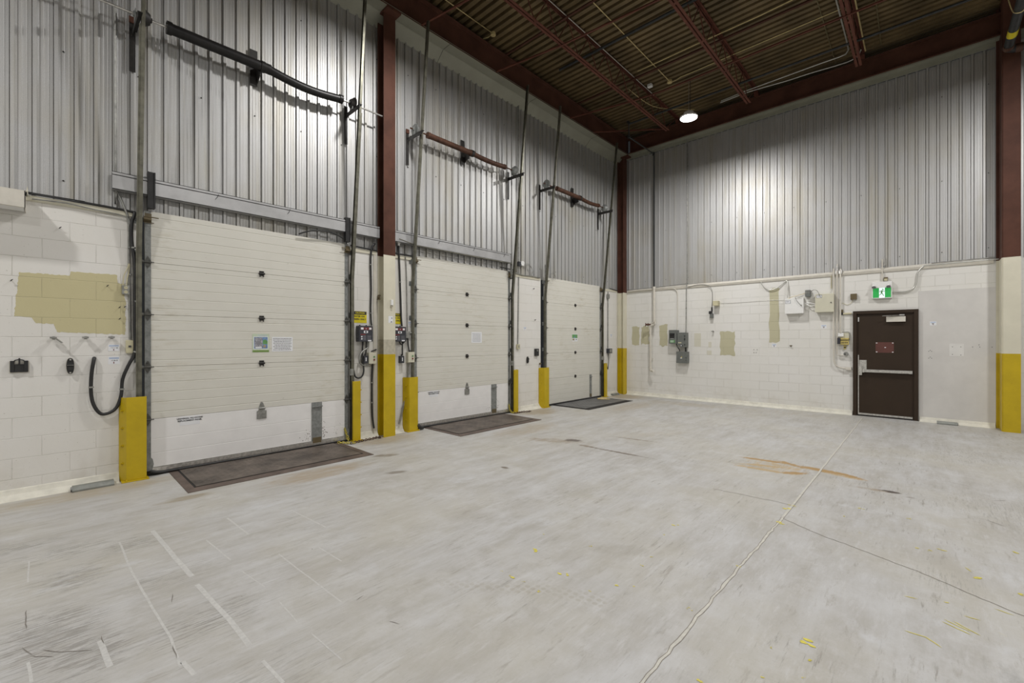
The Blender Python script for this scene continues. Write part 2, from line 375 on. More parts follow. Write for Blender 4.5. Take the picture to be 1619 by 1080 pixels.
# ------------------------------------------------------------------ high bay lamps
def lamp(i, x, y, z, label):
    t = thing('high_bay_lamp', (x, y, z), label, 'lamp', 'round high bay lamps')
    b = MB()
    prof = [(0.165, 0.0), (0.172, 0.012), (0.170, 0.035), (0.12, 0.05), (0.10, 0.06), (0.095, 0.115), (0.05, 0.125), (0.03, 0.15)]
    n = 32
    vs = [(x + r * math.cos(2 * math.pi * k / n), y + r * math.sin(2 * math.pi * k / n), z + h) for r, h in prof for k in range(n)]
    b.add(vs, [(j * n + k, j * n + (k + 1) % n, (j + 1) * n + (k + 1) % n, (j + 1) * n + k) for j in range(len(prof) - 1) for k in range(n)], 0, True)
    b.add(vs[-n:], [tuple(range(n))])
    b.build('housing', 'white', t)
    l = MB(); l.cyl((x, y, z - 0.004), (x, y, z + 0.012), 0.158, 40); l.build('lens', 'lens', t)
    c = MB(); top = 6.885 if i == 0 else 7.455
    k = z + 0.15
    while k < top:
        c.cyl((x, y, k), (x, y, min(top, k + 0.026)), 0.0045, 6); k += 0.034
    c.cyl((x, y, z + 0.14), (x, y, top), 0.0018, 5)
    c.build('hanging_chain', 'galv', t)
    q = MB(); q.tube([(x + 0.03, y, z + 0.12), (x + 0.035, y, z + 0.3), (x + 0.03, y + 0.01, top)], 0.005, 6, 0, 4); q.build('power_cord', 'black', t)
    ld = bpy.data.lights.new('lamp_light', 'AREA'); ld.shape = 'DISK'; ld.size = 0.31; ld.energy = LAMP_POWER * (0.95, 0.80, 1.08, 1.05, 1.05, 1.0)[i]; ld.color = LAMP_COLOR
    lo = bpy.data.objects.new('lamp_light', ld); C.objects.link(lo); lo.location = (0, 0, -0.008); lo.parent = t
    return t
lamp_labels = ['round white high bay lamp hanging lit by the back corner joists', 'round high bay lamp hanging over the middle dock door bay',
               'round high bay lamp over the bay before the nearest dock door', 'round high bay lamp near the right column of the back wall',
               'round high bay lamp over the middle of the floor', 'round high bay lamp over the floor behind the viewer']
for i, (p, lb) in enumerate(zip(LAMPS, lamp_labels)): lamp(i, *p, lb)

# ------------------------------------------------------------------ floor
f = MB()
import numpy as np
GX = np.concatenate([[-0.3], np.arange(-0.2, 8.001, 0.03), np.arange(8.5, X1 + 0.01, 0.5)])
GY = np.concatenate([np.arange(Y0, -0.99, 0.5), np.arange(-0.97, YB + 0.101, 0.03)])
nx, ny = len(GX), len(GY)
f.add([(float(x), float(y), 0.0) for y in GY for x in GX], [(j * nx + i, j * nx + i + 1, (j + 1) * nx + i + 1, (j + 1) * nx + i) for j in range(ny - 1) for i in range(nx - 1)])
f.box(-0.3, X1, Y0, YB + 0.1, -0.12, -0.002, 0)
e = 0.0012
rnd = random.Random(3)
def wobble(pts, step, amp):
    out = []
    for a, b in zip(pts[:-1], pts[1:]):
        L = math.dist(a, b); n = max(1, int(L / step))
        for k in range(n):
            t = k / n; out.append((a[0] + (b[0] - a[0]) * t + rnd.uniform(-amp, amp), a[1] + (b[1] - a[1]) * t + rnd.uniform(-amp, amp)))
    out.append(pts[-1]); return out
j = wobble([(5.61, 11.3), (5.61, 8.3), (5.611, 6.0), (5.61, 4.45)], 0.25, 0.004)
f.line(j, 0.018, e, 1)
j2 = wobble([(5.61, 4.45), (5.602, 3.7), (5.588, 2.96), (5.59, 2.45), (5.584, 1.86), (5.58, -4)], 0.06, 0.006)
f.line(j2, 0.017, e * 0.8, 1)
for s in (-1, 1): f.line([(p[0] + s * 0.009 + rnd.uniform(-0.004, 0.004), p[1]) for p in j2], 0.003, e, 2)
f.line([(p[0] + 0.011, p[1]) for p in j], 0.003, e * 1.3, 2)
f.line(wobble([(5.62, 4.42), (5.75, 4.347), (5.933, 4.24), (6.142, 4.175), (6.331, 4.087), (6.486, 4.034), (6.741, 3.887), (6.93, 3.788), (8.5, 3.2)], 0.035, 0.006), 0.006, e, 2)
f.line(wobble([(4.9, 4.80), (5.229, 4.824), (5.487, 4.835), (5.6, 4.835)], 0.04, 0.008), 0.005, e, 2)
def splat(x, y, r, m, k=3):
    for _ in range(k):
        cx, cy = x + rnd.uniform(-r, r), y + rnd.uniform(-r, r) * 0.7; q = r * rnd.uniform(0.35, 0.9); n = 9; a0 = rnd.uniform(0, 6)
        f.add([(cx + q * rnd.uniform(0.4, 1.1) * math.cos(a0 + 6.283 * i / n), cy + q * 0.6 * rnd.uniform(0.4, 1.1) * math.sin(a0 + 6.283 * i / n), e * rnd.uniform(1.2, 1.8)) for i in range(n)], [tuple(range(n))], m)
for x, y, r in [(5.629, 4.309, .05), (5.605, 4.7, .035), (5.605, 4.833, .03), (6.091, 5.18, .03), (6.475, 4.488, .02), (6.555, 4.489, .02), (6.614, 4.573, .02), (6.777, 4.192, .025),
                (6.984, 4.892, .03), (6.425, 5.174, .015), (6.084, 2.695, .03), (6.118, 2.55, .012), (5.957, 2.521, .01), (5.585, 3.272, .012), (5.772, 2.057, .015), (5.528, 2.561, .015),
                (6.947, 4.101, .022), (6.111, 2.398, .008), (5.979, 2.269, .008), (6.613, 3.664, .012), (6.138, 4.513, .012), (6.006, 4.845, .012), (4.992, 3.635, .03), (5.0, 3.397, .014),
                (4.41, 2.482, .03), (4.772, 2.369, .026), (4.538, 2.086, .026), (4.637, 2.113, .01), (4.776, 2.098, .014), (4.68, 2.824, .014), (5.095, 2.48, .015), (5.181, 2.553, .01),
                (5.087, 2.986, .01), (5.094, 2.821, .012), (4.298, 2.736, .01), (5.007, 2.316, .008), (4.44, 2.11, .008), (0.22, 0.66, .02)]:
    splat(x, y, r, 3)
for pts in [[(6.722, 4.328), (6.75, 4.27)], [(6.43, 3.586), (6.49, 3.601)], [(6.59, 3.403), (6.701, 3.352)], [(6.634, 3.451), (6.737, 3.38)], [(6.681, 3.56), (6.749, 3.565)], [(6.44, 3.16), (6.525, 3.166), (6.584, 3.111)],
            [(6.816, 3.773), (6.892, 3.759)], [(6.807, 3.482), (6.835, 3.466)], [(6.60, 3.44), (6.70, 3.385)]]:
    f.line(wobble(pts, 0.02, 0.002), 0.006, e * 1.4, 3, True)
for pts, wd in [([(1.995, .386), (2.605, .393), (3.175, .42), (3.65, .446), (3.93, .439)], .012), ([(1.912, .594), (2.68, .637), (2.996, .659)], .03), ([(3.136, .658), (3.695, .7), (4.007, .711)], .026),
                ([(3.401, .189), (3.685, .208)], .024), ([(2.058, 1.088), (2.559, 1.113)], .014), ([(2.435, .854), (2.932, .897)], .01), ([(3.089, 1.161), (3.574, 1.184), (3.991, 1.205)], .009),
                ([(3.9, .453), (4.04, .473)], .02), ([(4.173, .72), (4.395, .739)], .016), ([(2.266, 1.541), (2.879, 1.597)], .012), ([(3.191, 1.407), (3.521, 1.428)], .01), ([(1.915, -.084), (2.311, -.082)], .008),
                ([(3.354, -.061), (3.56, -.047)], .012), ([(3.706, .953), (3.992, .952)], .007), ([(4.147, .966), (4.446, .988)], .007), ([(3.149, .904), (3.481, .946)], .006)]:
    f.line(wobble(pts, 0.08, 0.0015), wd, e * 0.5, 4)
for pts in [[(3.285, -.015), (3.373, .049), (3.47, .159)], [(3.303, -.055), (3.399, .025)], [(3.452, .248), (3.452, .273)], [(3.722, .443), (3.85, .438)], [(3.151, .53), (3.26, .51)], [(2.739, -.082), (2.987, -.075)],
            [(3.357, .196), (3.455, .203)], [(3.187, -.085), (3.3, -.047)], [(4.15, 1.55), (4.2, 1.53)], [(4.02, 1.33), (4.04, 1.27)], [(3.9, 1.28), (3.93, 1.31)], [(4.35, 1.3), (4.42, 1.33)], [(3.75, 1.1), (3.78, 1.05)],
            [(6.72, 6.8), (6.9, 6.75)], [(7.0, 6.3), (7.1, 6.4)], [(6.9, 5.6), (7.02, 5.5)], [(7.2, 5.2), (7.4, 5.15)]]:
    f.line(wobble(pts, 0.03, 0.003), 0.0045, e * 1.2, 5, True)
for _ in range(90):
    x, y = rnd.uniform(2.0, 7.2), rnd.uniform(-0.1, 5.5); a = rnd.gauss(1.45, 0.35); L = rnd.uniform(0.015, 0.09)
    f.line([(x, y), (x + L * math.cos(a), y + L * math.sin(a))], rnd.uniform(0.0015, 0.004), e, 5, True)
fl = f.build('floor', ['floor', 'crack_fill', 'crack_dark', 'mark_yellow', 'mark_white', 'scratch'])
co = np.empty(len(fl.data.vertices) * 3); fl.data.vertices.foreach_get('co', co); co = co.reshape(-1, 3)
rgba = np.zeros((len(co), 4)); rgba[:, :3] = 0.4; trd = np.zeros(len(co))
def stain(cx, cy, rx, ry, ang, c, amt):
    if c in (rust, ochre): ry *= 1.45
    a = R(ang); dx, dy = co[:, 0] - cx, co[:, 1] - cy
    u = (dx * math.cos(a) + dy * math.sin(a)) / rx; v = (-dx * math.sin(a) + dy * math.cos(a)) / ry
    m_ = np.clip((1 - np.sqrt(u * u + v * v)) * 1.6, 0, 1) * amt
    k_ = m_ > rgba[:, 3]; rgba[k_, :3] = c; rgba[k_, 3] = m_[k_]
rust = (0.37, 0.225, 0.07); ochre = (0.44, 0.32, 0.16)
for q in ((5.15, 6.15, .62, .30, 8, ochre, .42), (5.02, 6.40, .42, .045, 5, rust, .95), (5.30, 6.42, .30, .05, -30, rust, .9), (5.05, 6.12, .40, .05, 20, ochre, .8), (5.10, 5.93, .45, .055, 3, ochre, .85), (5.40, 6.02, .25, .06, 40, rust, .9),
          (5.60, 6.38, .32, .07, -8, rust, 1.0), (5.87, 6.34, .32, .05, -25, rust, .9), (5.85, 6.26, .28, .03, -10, ochre, .8), (5.25, 6.25, .35, .10, -15, ochre, .6),
          (6.266, 5.96, .12, .055, 0, (.06, .04, .03), 1.1), (6.15, 5.93, .34, .07, 5, (.30, .24, .17), .6), (6.42, 5.88, .07, .03, 0, (.2, .18, .16), .8), (2.52, 5.62, .20, .13, 30, (.12, .095, .08), .9), (2.30, 5.42, .65, .22, 25, (.30, .25, .19), .65),
          (3.35, 5.46, .85, .055, 2, (.17, .14, .11), .8), (2.9, 5.47, .3, .05, 5, (.2, .15, .1), .7), (3.20, 6.36, .60, .05, 9, (.22, .18, .14), .65), (4.9, 6.0, .5, .03, 4, (.3, .25, .18), .6), (1.966, 2.83, .20, .09, 60, (.22, .20, .17), .8), (2.77, 3.85, .09, .05, 0, (.16, .13, .10), .9),
          (6.95, 3.0, .4, .16, -30, (.25, .24, .22), .5), (4.9, 2.95, .45, .16, 40, (.33, .31, .27), .5), (1.35, 2.2, .35, .9, 0, (.36, .30, .225), .75), (.3, 3.65, .5, .7, 0, (.36, .31, .235), .75), (.35, 7.35, .6, .8, 0, (.36, .31, .235), .75), (.45, 11.0, .8, .7, 0, (.36, .31, .235), .8),
          (.3, .3, .3, 1.2, 0, (.38, .33, .25), .7), (1.45, 5.7, .45, 1.3, 0, (.38, .33, .26), .6), (1.5, 9.4, .5, 1.5, 0, (.38, .33, .26), .6), (2.2, 10.7, 1.6, .5, 0, (.40, .36, .29), .6), (1.2, .95, .35, .12, 90, (.30, .26, .19), .8), (1.2, 3.15, .25, .12, 60, (.22, .19, .15), .8),
          (4.2, 10.9, 2.5, .4, 0, (.42, .38, .31), .4), (3.3, 7.0, 1.2, .25, 60, (.42, .38, .31), .45)): stain(*q)
for q in ((6.02, 5.18, .24, .09, 0), (6.25, 3.02, .26, .11, -35), (5.60, 3.27, .30, .055, -10), (6.85, 4.35, .5, .18, -25), (4.1, 2.9, .4, .18, 30), (6.7, 3.35, .4, .12, -15), (6.45, 5.0, .3, .08, -5), (4.6, 6.4, .4, .1, 0), (5.1, 7.6, .6, .12, 0),
          (2.0, 1.4, .14, .8, 0), (2.5, .1, .16, .7, 0), (2.7, 3.1, .5, .2, 50), (3.6, 8.4, .8, .2, 0)): stain(*q, (.55, .56, .575), .34)
def tread(x0, y0_, x1_, y1_, hw):
    d_ = np.array([x1_ - x0, y1_ - y0_]); L = np.hypot(*d_); d_ /= L
    u = (co[:, 0] - x0) * d_[0] + (co[:, 1] - y0_) * d_[1]; v = -(co[:, 0] - x0) * d_[1] + (co[:, 1] - y0_) * d_[0]
    trd[:] = np.maximum(trd, ((u > 0) & (u < L)) * np.clip((hw - np.abs(v)) / 0.03, 0, 1) * (0.5 + 0.5 * u / L))
tread(4.26, 1.72, 4.80, 2.14, .06); tread(4.74, 2.13, 5.14, 2.28, .075)
ca = fl.data.color_attributes.new('stain', 'FLOAT_COLOR', 'POINT'); ca.data.foreach_set('color', rgba.ravel())
worn = np.zeros(len(co))
for cx, cy, rx, ry, am in ((3.15, 0.02, .5, .3, 1), (3.5, .15, .35, .25, .9), (2.45, .12, .35, .3, .8), (2.1, .45, .25, .35, .8), (2.9, .55, .3, .5, .5), (3.6, .6, .3, .5, .6), (1.9, .1, .3, .5, .6), (4.3, .7, .4, .5, .35), (3.0, 1.5, .7, .5, .3), (1.55, -.2, .2, .5, .7), (7.0, 6.0, .6, .9, .4), (6.9, 8.5, .6, 1.2, .4), (6.6, 4.0, .3, .3, .4)):
    worn = np.maximum(worn, np.clip(1.3 * (1 - np.sqrt(((co[:, 0] - cx) / rx) ** 2 + ((co[:, 1] - cy) / ry) ** 2)), 0, 1) * am)
wn = fl.data.attributes.new('worn', 'FLOAT', 'POINT'); wn.data.foreach_set('value', worn)
fa = fl.data.attributes.new('tread', 'FLOAT', 'POINT'); fa.data.foreach_set('value', trd)
tag(fl, 'worn pale concrete warehouse floor with cracks, rust stain and yellow paint flecks', 'floor', None, 'structure')

# ------------------------------------------------------------------ walls
def siding(name, along, a0, a1, z0, z1, plane, sgn, phase, parent, pitch=0.15):
    """ribbed sheet; sgn = direction of the room from the plane"""
    prof = [(0, 0), (0.0005, -.015), (0.0065, -.015), (0.010, .024), (0.036, .024), (0.054, 0), (0.082, 0), (0.085, .003), (0.091, .003), (0.094, 0), (0.115, 0), (0.118, .003), (0.124, .003), (0.127, 0)]
    pts = []; k = math.floor((a0 - phase) / pitch); a = phase + k * pitch
    while a < a1:
        pts += [(a + p, d) for p, d in prof if a0 <= a + p <= a1]; a += pitch
    pts = [(a0, 0)] + pts + [(a1, 0)]
    m = MB(); zs = [z0, z1]
    def P(t, d, z): return (plane + sgn * d, t, z) if along == 'y' else (t, plane + sgn * d, z)
    vs = [P(t, d, z) for z in zs for t, d in pts]; n = len(pts)
    m.add(vs, [(i, i + 1, n + i + 1, n + i) for i in range(n - 1)])
    # screw heads along two rows
    for z in (z0 + 0.25, z0 + 1.6, z0 + 3.2):
        if z < z1 - 0.1:
            k = 0; a = phase + 0.075
            while a < a1:
                if a > a0 + 0.1 and k % 4 == 0:
                    c = P(a, 0.003, z); d = P(a, 0.009, z); m.cyl(c, d, 0.007, 6, 1)
                a += pitch; k += 1
    o = m.build(name, ['siding', 'black_steel'], parent)
    md = o.modifiers.new('sheet', 'SOLIDIFY'); md.thickness = 0.0015; md.offset = -1 if False else 0
    o['kind'] = 'structure'
    return o

wl = MB()
for a, b in ((Y0, 0.745), (3.225, 4.37), (6.86, 7.90), (10.50, YB)): wl.box(-0.2, 0, a, b, 0, ZT, 0)
def jag(P, step, amp, seed):
    r = random.Random(seed); out = []
    for a, b in zip(P, P[1:] + P[:1]):
        n = max(1, int(math.dist(a, b) / step))
        for k in range(n):
            t = k / n; out.append((a[0] + (b[0] - a[0]) * t + (r.uniform(-amp, amp) if k else 0), a[1] + (b[1] - a[1]) * t + (r.uniform(-amp, amp) if k else 0)))
    return out
wl.prism(jag([(-0.187, 2.237), (0.165, 2.238), (0.174, 2.285), (0.535, 2.285), (0.541, 2.20), (0.60, 2.19), (0.60, 2.03), (0.608, 2.0), (0.604, 1.626), (0.073, 1.647), (0.051, 1.731), (-0.073, 1.734), (-0.103, 1.79), (-0.22, 1.798)], 0.016, 0.005, 4), 'x', -0.001, 0.0012, 1)
WL = wl.build('wall_left', ['block_y', 'patch_y']); tag(WL, 'long wall with three dock doors, white painted blocks below ribbed metal', 'wall', None, 'structure')
siding('metal_siding', 'y', Y0, YB, ZT - 0.02, 6.76, -0.042, 1, 0.045, WL)
s = MB()
for a, b in ((Y0, 0.70), (3.24, 3.69), (3.93, 4.36), (6.88, 7.86), (10.58, 11.38)): s.box(-0.012, 0.014, a, b, 2.955, 3.01)
o = s.build('cap_strip', 'cream', WL); o['kind'] = 'structure'
s = MB()
for a, b in ((Y0, 0.55), (3.36, 3.70), (3.93, 4.18), (6.98, 7.90), (10.7, 11.38)):
    pts = [(0, 0.10), (0.012, 0.095), (0.03, 0.05), (0.06, 0.012), (0.10, 0.0), (0, 0)]
    s.prism(pts, 'y', a, b)
o = s.build('base_cove', 'cove', WL); o['kind'] = 'structure'
s = MB(); s.prism([(-0.04, 6.70), (0.135, 6.86), (0.335, 6.868), (0.335, 6.90), (-0.04, 6.90)], 'y', Y0, YB, 0)
s.tube([(0.136, Y0, 6.86), (0.136, YB, 6.86)], 0.007, 6, 0)  # bead added along the fold, stands in for its highlight line
for y in (0.4, 2.4, 4.95, 7.35, 9.8): s.prism([(-0.04, 6.698), (0.136, 6.857), (0.333, 6.866), (0.333, 6.869), (0.134, 6.862), (-0.04, 6.702)], 'y', y, y + 0.006, 1)
o = s.build('eaves_flashing', ['soffit', 'black_steel'], WL); o['kind'] = 'structure'
s = MB(); s.bar((0.008, 3.66, 0.02), (0.008, 3.66, 2.95), 0.055, 0.018, (1, 0, 0)); s.bar((0.008, 11.36, 0.02), (0.008, 11.36, 2.95), 0.03, 0.018, (1, 0, 0))
o = s.build('corner_strip', 'white_pipe', WL); o['kind'] = 'structure'

wb = MB(); wb.box(-0.2, X1, YB, YB + 0.2, 0, ZT, 0)
def patch(x0, x1, z0, z1, seed):
    r = random.Random(seed); n = 7; pts = []
    for i in range(n): pts.append((x0 + (x1 - x0) * i / (n - 1), z0 + r.uniform(-0.02, 0.03)))
    for i in range(n): pts.append((x1 + r.uniform(-0.03, 0.01) , z0 + (z1 - z0) * (i + 0.5) / n))
    for i in range(n): pts.append((x1 - (x1 - x0) * i / (n - 1), z1 + r.uniform(-0.03, 0.02)))
    for i in range(n): pts.append((x0 + r.uniform(-0.01, 0.02), z1 - (z1 - z0) * (i + 0.5) / n))
    wb.prism(pts, 'y', YB + 0.001, YB - 0.001, 1)
for i, q in enumerate([(0.36, 0.60, 1.42, 1.95), (0.65, 0.90, 1.45, 1.96), (1.19, 1.43, 1.40, 1.99), (2.78, 3.13, 1.19, 1.78), (3.87, 4.09, 1.52, 2.77)]): patch(*q, i)
wb.box(2.46, 2.575, YB + 0.001, YB - 0.0012, 1.19, 1.30, 3)
wb.box(2.14, 2.31, YB + 0.001, YB - 0.0012, 1.40, 1.745, 3); wb.box(2.50, 2.57, YB + 0.001, YB - 0.0012, 1.38, 1.52, 3)
for x_, z_ in ((6.58, 1.35), (6.60, 1.37), (6.62, 1.35), (6.58, 1.22), (6.60, 1.24), (6.62, 1.22), (6.90, 1.44), (7.01, 1.44), (6.90, 1.30), (7.01, 1.29), (7.16, 1.44), (7.24, 1.48), (7.25, 1.44), (7.40, 1.44), (3.55, 1.34), (3.62, 1.34), (3.55, 1.27), (3.60, 1.27)): wb.box(x_ - .006, x_ + .006, YB - 0.0, YB - 0.0135, z_ - .005, z_ + .005, 4)
wb.box(6.86, 7.05, YB, YB - 0.0128, 1.27, 1.50, 5)
wb.box(6.439, 7.46, YB + 0.001, YB - 0.012, 0.075, 2.515, 2)
M['patch_faint'] = block_mat('faint_patch_back', (0.64, 0.62, 0.53), 'x', 0.13, False)
M['board_pale'] = simple('pale_filler', (0.68, 0.67, 0.645), 0.5, 0, 0.03)
WB = wb.build('wall_back', ['block_x', 'patch_x', 'white', 'patch_faint', 'ink', 'board_pale'])
M['board'] = simple('patched_white_board', (0.60, 0.585, 0.56), 0.5, 0, 0.05, 2.5, (0.42, 0.37, 0.27), 0.215); WB.data.materials[2] = M['board']
tag(WB, 'end wall with the brown exit door, white blocks below ribbed metal', 'wall', None, 'structure')
siding('metal_siding', 'x', -0.04, X1, ZT - 0.02, 6.80, YB + 0.042, -1, 0.085, WB)
s = MB(); s.prism([(YB - 0.035, 2.985), (YB + 0.02, 3.035), (YB + 0.02, 2.94), (YB - 0.02, 2.94)], 'x', 0.25, 7.42)
o = s.build('cap_strip', 'white_pipe', WB); o['kind'] = 'structure'
s = MB()
for a, b in ((0.22, 5.42), (6.45, 7.44)): s.prism([(YB, 0.09), (YB - 0.014, 0.085), (YB - 0.03, 0.04), (YB - 0.07, 0.008), (YB - 0.11, 0.0), (YB, 0)], 'x', a, b)
o = s.build('base_cove', 'cove', WB); o['kind'] = 'structure'
s = MB(); s.box(0.2, X1, YB - 0.16, YB + 0.04, 6.875, 6.90); s.box(0.2, X1, YB - 0.02, YB - 0.012, 6.79, 6.88)
o = s.build('top_flashing', 'soffit', WB); o['kind'] = 'structure'

wr = MB(); wr.box(X1, X1 + 0.2, Y0, YB, 0, ZT, 0); wr.box(X1 + 0.02, X1 + 0.1, Y0, YB, ZT, 7.6, 1)
o = wr.build('wall_right', ['block_y', 'siding']); tag(o, 'far side wall of the hall out of view to the right', 'wall', None, 'structure')
wf = MB(); wf.box(-0.2, X1 + 0.2, Y0 - 0.2, Y0, 0, ZT, 0); wf.box(-0.2, X1 + 0.2, Y0 - 0.12, Y0 - 0.04, ZT, 7.6, 1)
o = wf.build('wall_front', ['block_x', 'siding']); tag(o, 'wall of the hall behind the viewer', 'wall', None, 'structure')

# roof deck, ribs across the hall
d = MB(); prof = [(0, 7.525), (0.008, 7.452), (0.090, 7.452), (0.098, 7.525)]
pts = []; y = Y0 + 0.063
while y < YB + 0.1: pts += [(y + a, z) for a, z in prof]; y += 0.15
vs = [(x, a, z) for x in (-0.2, X1) for a, z in pts]; n = len(pts)
d.add(vs, [(i, i + 1, n + i + 1, n + i) for i in range(n - 1)])
d.box(-0.2, X1 + 0.2, Y0 - 0.2, YB + 0.2, 7.53, 7.6, 0)
o = d.build('ceiling', 'deck'); tag(o, 'dark brown ribbed metal roof deck', 'ceiling', None, 'structure')

# ------------------------------------------------------------------ steel frame
def ibeam(m, axis, a0, a1, c, z0, z1, wd, tf=0.014, tw=0.01, mi=0):
    """I section along x or y; c = centre across"""
    if axis == 'y':
        m.box(c - wd / 2, c + wd / 2, a0, a1, z0, z0 + tf, mi); m.box(c - wd / 2, c + wd / 2, a0, a1, z1 - tf, z1, mi); m.box(c - tw / 2, c + tw / 2, a0, a1, z0 + tf, z1 - tf, mi)
    else:
        m.box(a0, a1, c - wd / 2, c + wd / 2, z0, z0 + tf, mi); m.box(a0, a1, c - wd / 2, c + wd / 2, z1 - tf, z1, mi); m.box(a0, a1, c - tw / 2, c + tw / 2, z0 + tf, z1 - tf, mi)
b = MB(); ibeam(b, 'y', Y0, 11.60, 0.24, 6.87, 7.36, 0.20)
o = b.build('roof_beam', 'red'); tag(o, 'dark red steel beam along the top of the dock door wall', 'beam', 'red roof beams', 'structure')
b = MB(); ibeam(b, 'x', 0.36, X1, YB - 0.10, 6.90, 7.29, 0.20)
o = b.build('roof_beam', 'red'); tag(o, 'dark red steel beam along the top of the exit door wall', 'beam', 'red roof beams', 'structure')

def column(x0, x1, y0, y1, z1, facing, label, paint):
    """H column; facing 'x': flanges face +x; 'y': flanges face -y.  paint = [(z_top, material index)] bands"""
    m = MB(); t = 0.014; zz = 0
    for zt, mi in paint:
        if facing == 'x':
            m.box(x1 - t, x1, y0, y1, zz, zt, mi); m.box(x0, x0 + t, y0, y1, zz, zt, mi); ym = (y0 + y1) / 2; m.box(x0 + t, x1 - t, ym - 0.006, ym + 0.006, zz, zt, mi)
        else:
            m.box(x0, x1, y0, y0 + t, zz, zt, mi); m.box(x0 - 0.05, x1 + 0.0, y1 - t, y1, zz, zt, mi); xm = (x0 + x1) / 2; m.box(xm - 0.006, xm + 0.006, y0 + t, y1 - t, zz, zt, mi)
            m.box(x0 - 0.012, x0, y0 + t, y1 - t, zz, zt, mi)
        zz = zt
    if facing == 'x': m.box(x0, 0.345, y0 - 0.02, min(y1 + 0.02, YB), 6.835, 6.868, 2)
    o = m.build('steel_column', ['yellow', 'cream', 'red', 'taupe'])
    tag(o, label, 'column', 'steel columns painted yellow, cream and red', 'structure')
    return o
c1 = column(0.005, 0.20, 3.71, 3.922, 6.87, 'x', 'steel column with yellow base between the nearest and middle dock doors', [(1.335, 0), (1.575, 3), (2.94, 1), (6.87, 2)])
column(0.005, 0.20, 11.40, 11.595, 6.87, 'x', 'steel column with yellow base in the far corner', [(1.335, 0), (2.94, 1), (6.87, 2)])
column(7.497, 7.70, 11.20, 11.585, 7.44, 'y', 'steel column with yellow base at the right end of the end wall', [(1.335, 0), (2.975, 1), (7.44, 2)])

def joist(x, label):
    t = thing('roof_joist', (x, 0, 6.9), label, 'joist', 'open web roof joists')
    y0, y1 = Y0 + 0.05, 10.83
    a = MB()
    for s in (-1, 1):
        a.box(x + s * 0.010, x + s * 0.052, y0, y1, 6.895, 6.901); a.box(x + s * 0.010, x + s * 0.016, y0, y1, 6.901, 6.938)
    y = 10.4
    while y > y0: a.box(x - 0.012, x + 0.012, y, y + 0.05, 6.896, 6.934); y -= 1.2
    a.build('bottom_chord', 'red_dark', t)
    a = MB()
    for s in (-1, 1):
        a.box(x + s * 0.010, x + s * 0.052, y0, 11.45, 7.434, 7.440); a.box(x + s * 0.010, x + s * 0.016, y0, 11.45, 7.40, 7.434)
    a.box(x - 0.045, x + 0.045, 11.41, 11.58, 7.292, 7.40)
    a.build('top_chord', 'red_dark', t)
    a = MB(); y = 10.72; P = []; up = False
    pts = [(x, 11.35, 7.41), (x, 10.72, 6.92)]
    y = 10.72; k = 0
    while y > y0 + 0.5:
        y -= 0.32; k += 1; pts.append((x, y, 7.41 if k % 2 else 6.92))
    for p, q in zip(pts[:-1], pts[1:]): a.cyl(p, q, 0.0095, 7)
    a.build('web_rods', 'red_dark', t)
    return t
joist(1.765, 'dark red open web joist closest to the dock door wall')
joist(3.64, 'dark red open web joist just right of the hanging lamp')
joist(5.59, 'dark red open web joist carrying pale conduits, closest to the right column')

def bar_obj(name, pts, wdt, h, mat, label, cat, group=None, up=(0, 0, 1)):
    m = MB()
    for p, q in zip(pts[:-1], pts[1:]):
        m.bar(p, q, wdt, 0.004, up); pp = Vector(p); qq = Vector(q); off = Vector(up) * (h / 2)
        m.bar(pp + off, qq + off, 0.004, h, up)
    o = m.build(name, mat, None, 0, pts[0]); return tag(o, label, cat, group)
bg = 'red bridging angles between joists'
bar_obj('bridging_angle', [(0.33, 4.35, 6.89), (1.29, 4.51, 6.88), (1.765, 4.58, 6.885), (3.62, 4.6, 6.885)], 0.03, 0.03, 'red_dark', 'red bridging angle from beam to joist nearest the top left of the roof', 'bridging', bg)
bar_obj('bridging_angle', [(0.33, 6.12, 6.89), (1.75, 6.38, 6.885), (3.6, 6.58, 6.885)], 0.03, 0.03, 'red_dark', 'low red bridging angle crossing under the roof above the middle door', 'bridging', bg)
bar_obj('bridging_angle', [(0.33, 8.61, 6.89), (1.74, 8.94, 6.885), (2.45, 9.03, 6.885), (7.4, 8.98, 6.885)], 0.03, 0.03, 'red_dark', 'low red bridging angle that passes over the lit hanging lamp', 'bridging', bg)
bar_obj('bridging_angle', [(0.33, 9.62, 6.90), (1.75, 10.70, 6.888)], 0.03, 0.03, 'red_dark', 'short diagonal red brace in the corner of the roof', 'bridging', bg)
bar_obj('bridging_angle', [(0.2, 6.41, 7.362), (1.765, 6.41, 7.362), (3.6, 6.42, 7.362), (7.4, 6.42, 7.362)], 0.04, 0.04, 'red', 'high dark bridging angle at the deck over the middle door', 'bridging', bg)
bar_obj('bridging_angle', [(0.2, 8.95, 7.362), (3.6, 8.95, 7.362), (7.4, 8.95, 7.362)], 0.04, 0.04, 'red', 'high dark bridging angle at the deck in line with the small white box', 'bridging', bg)

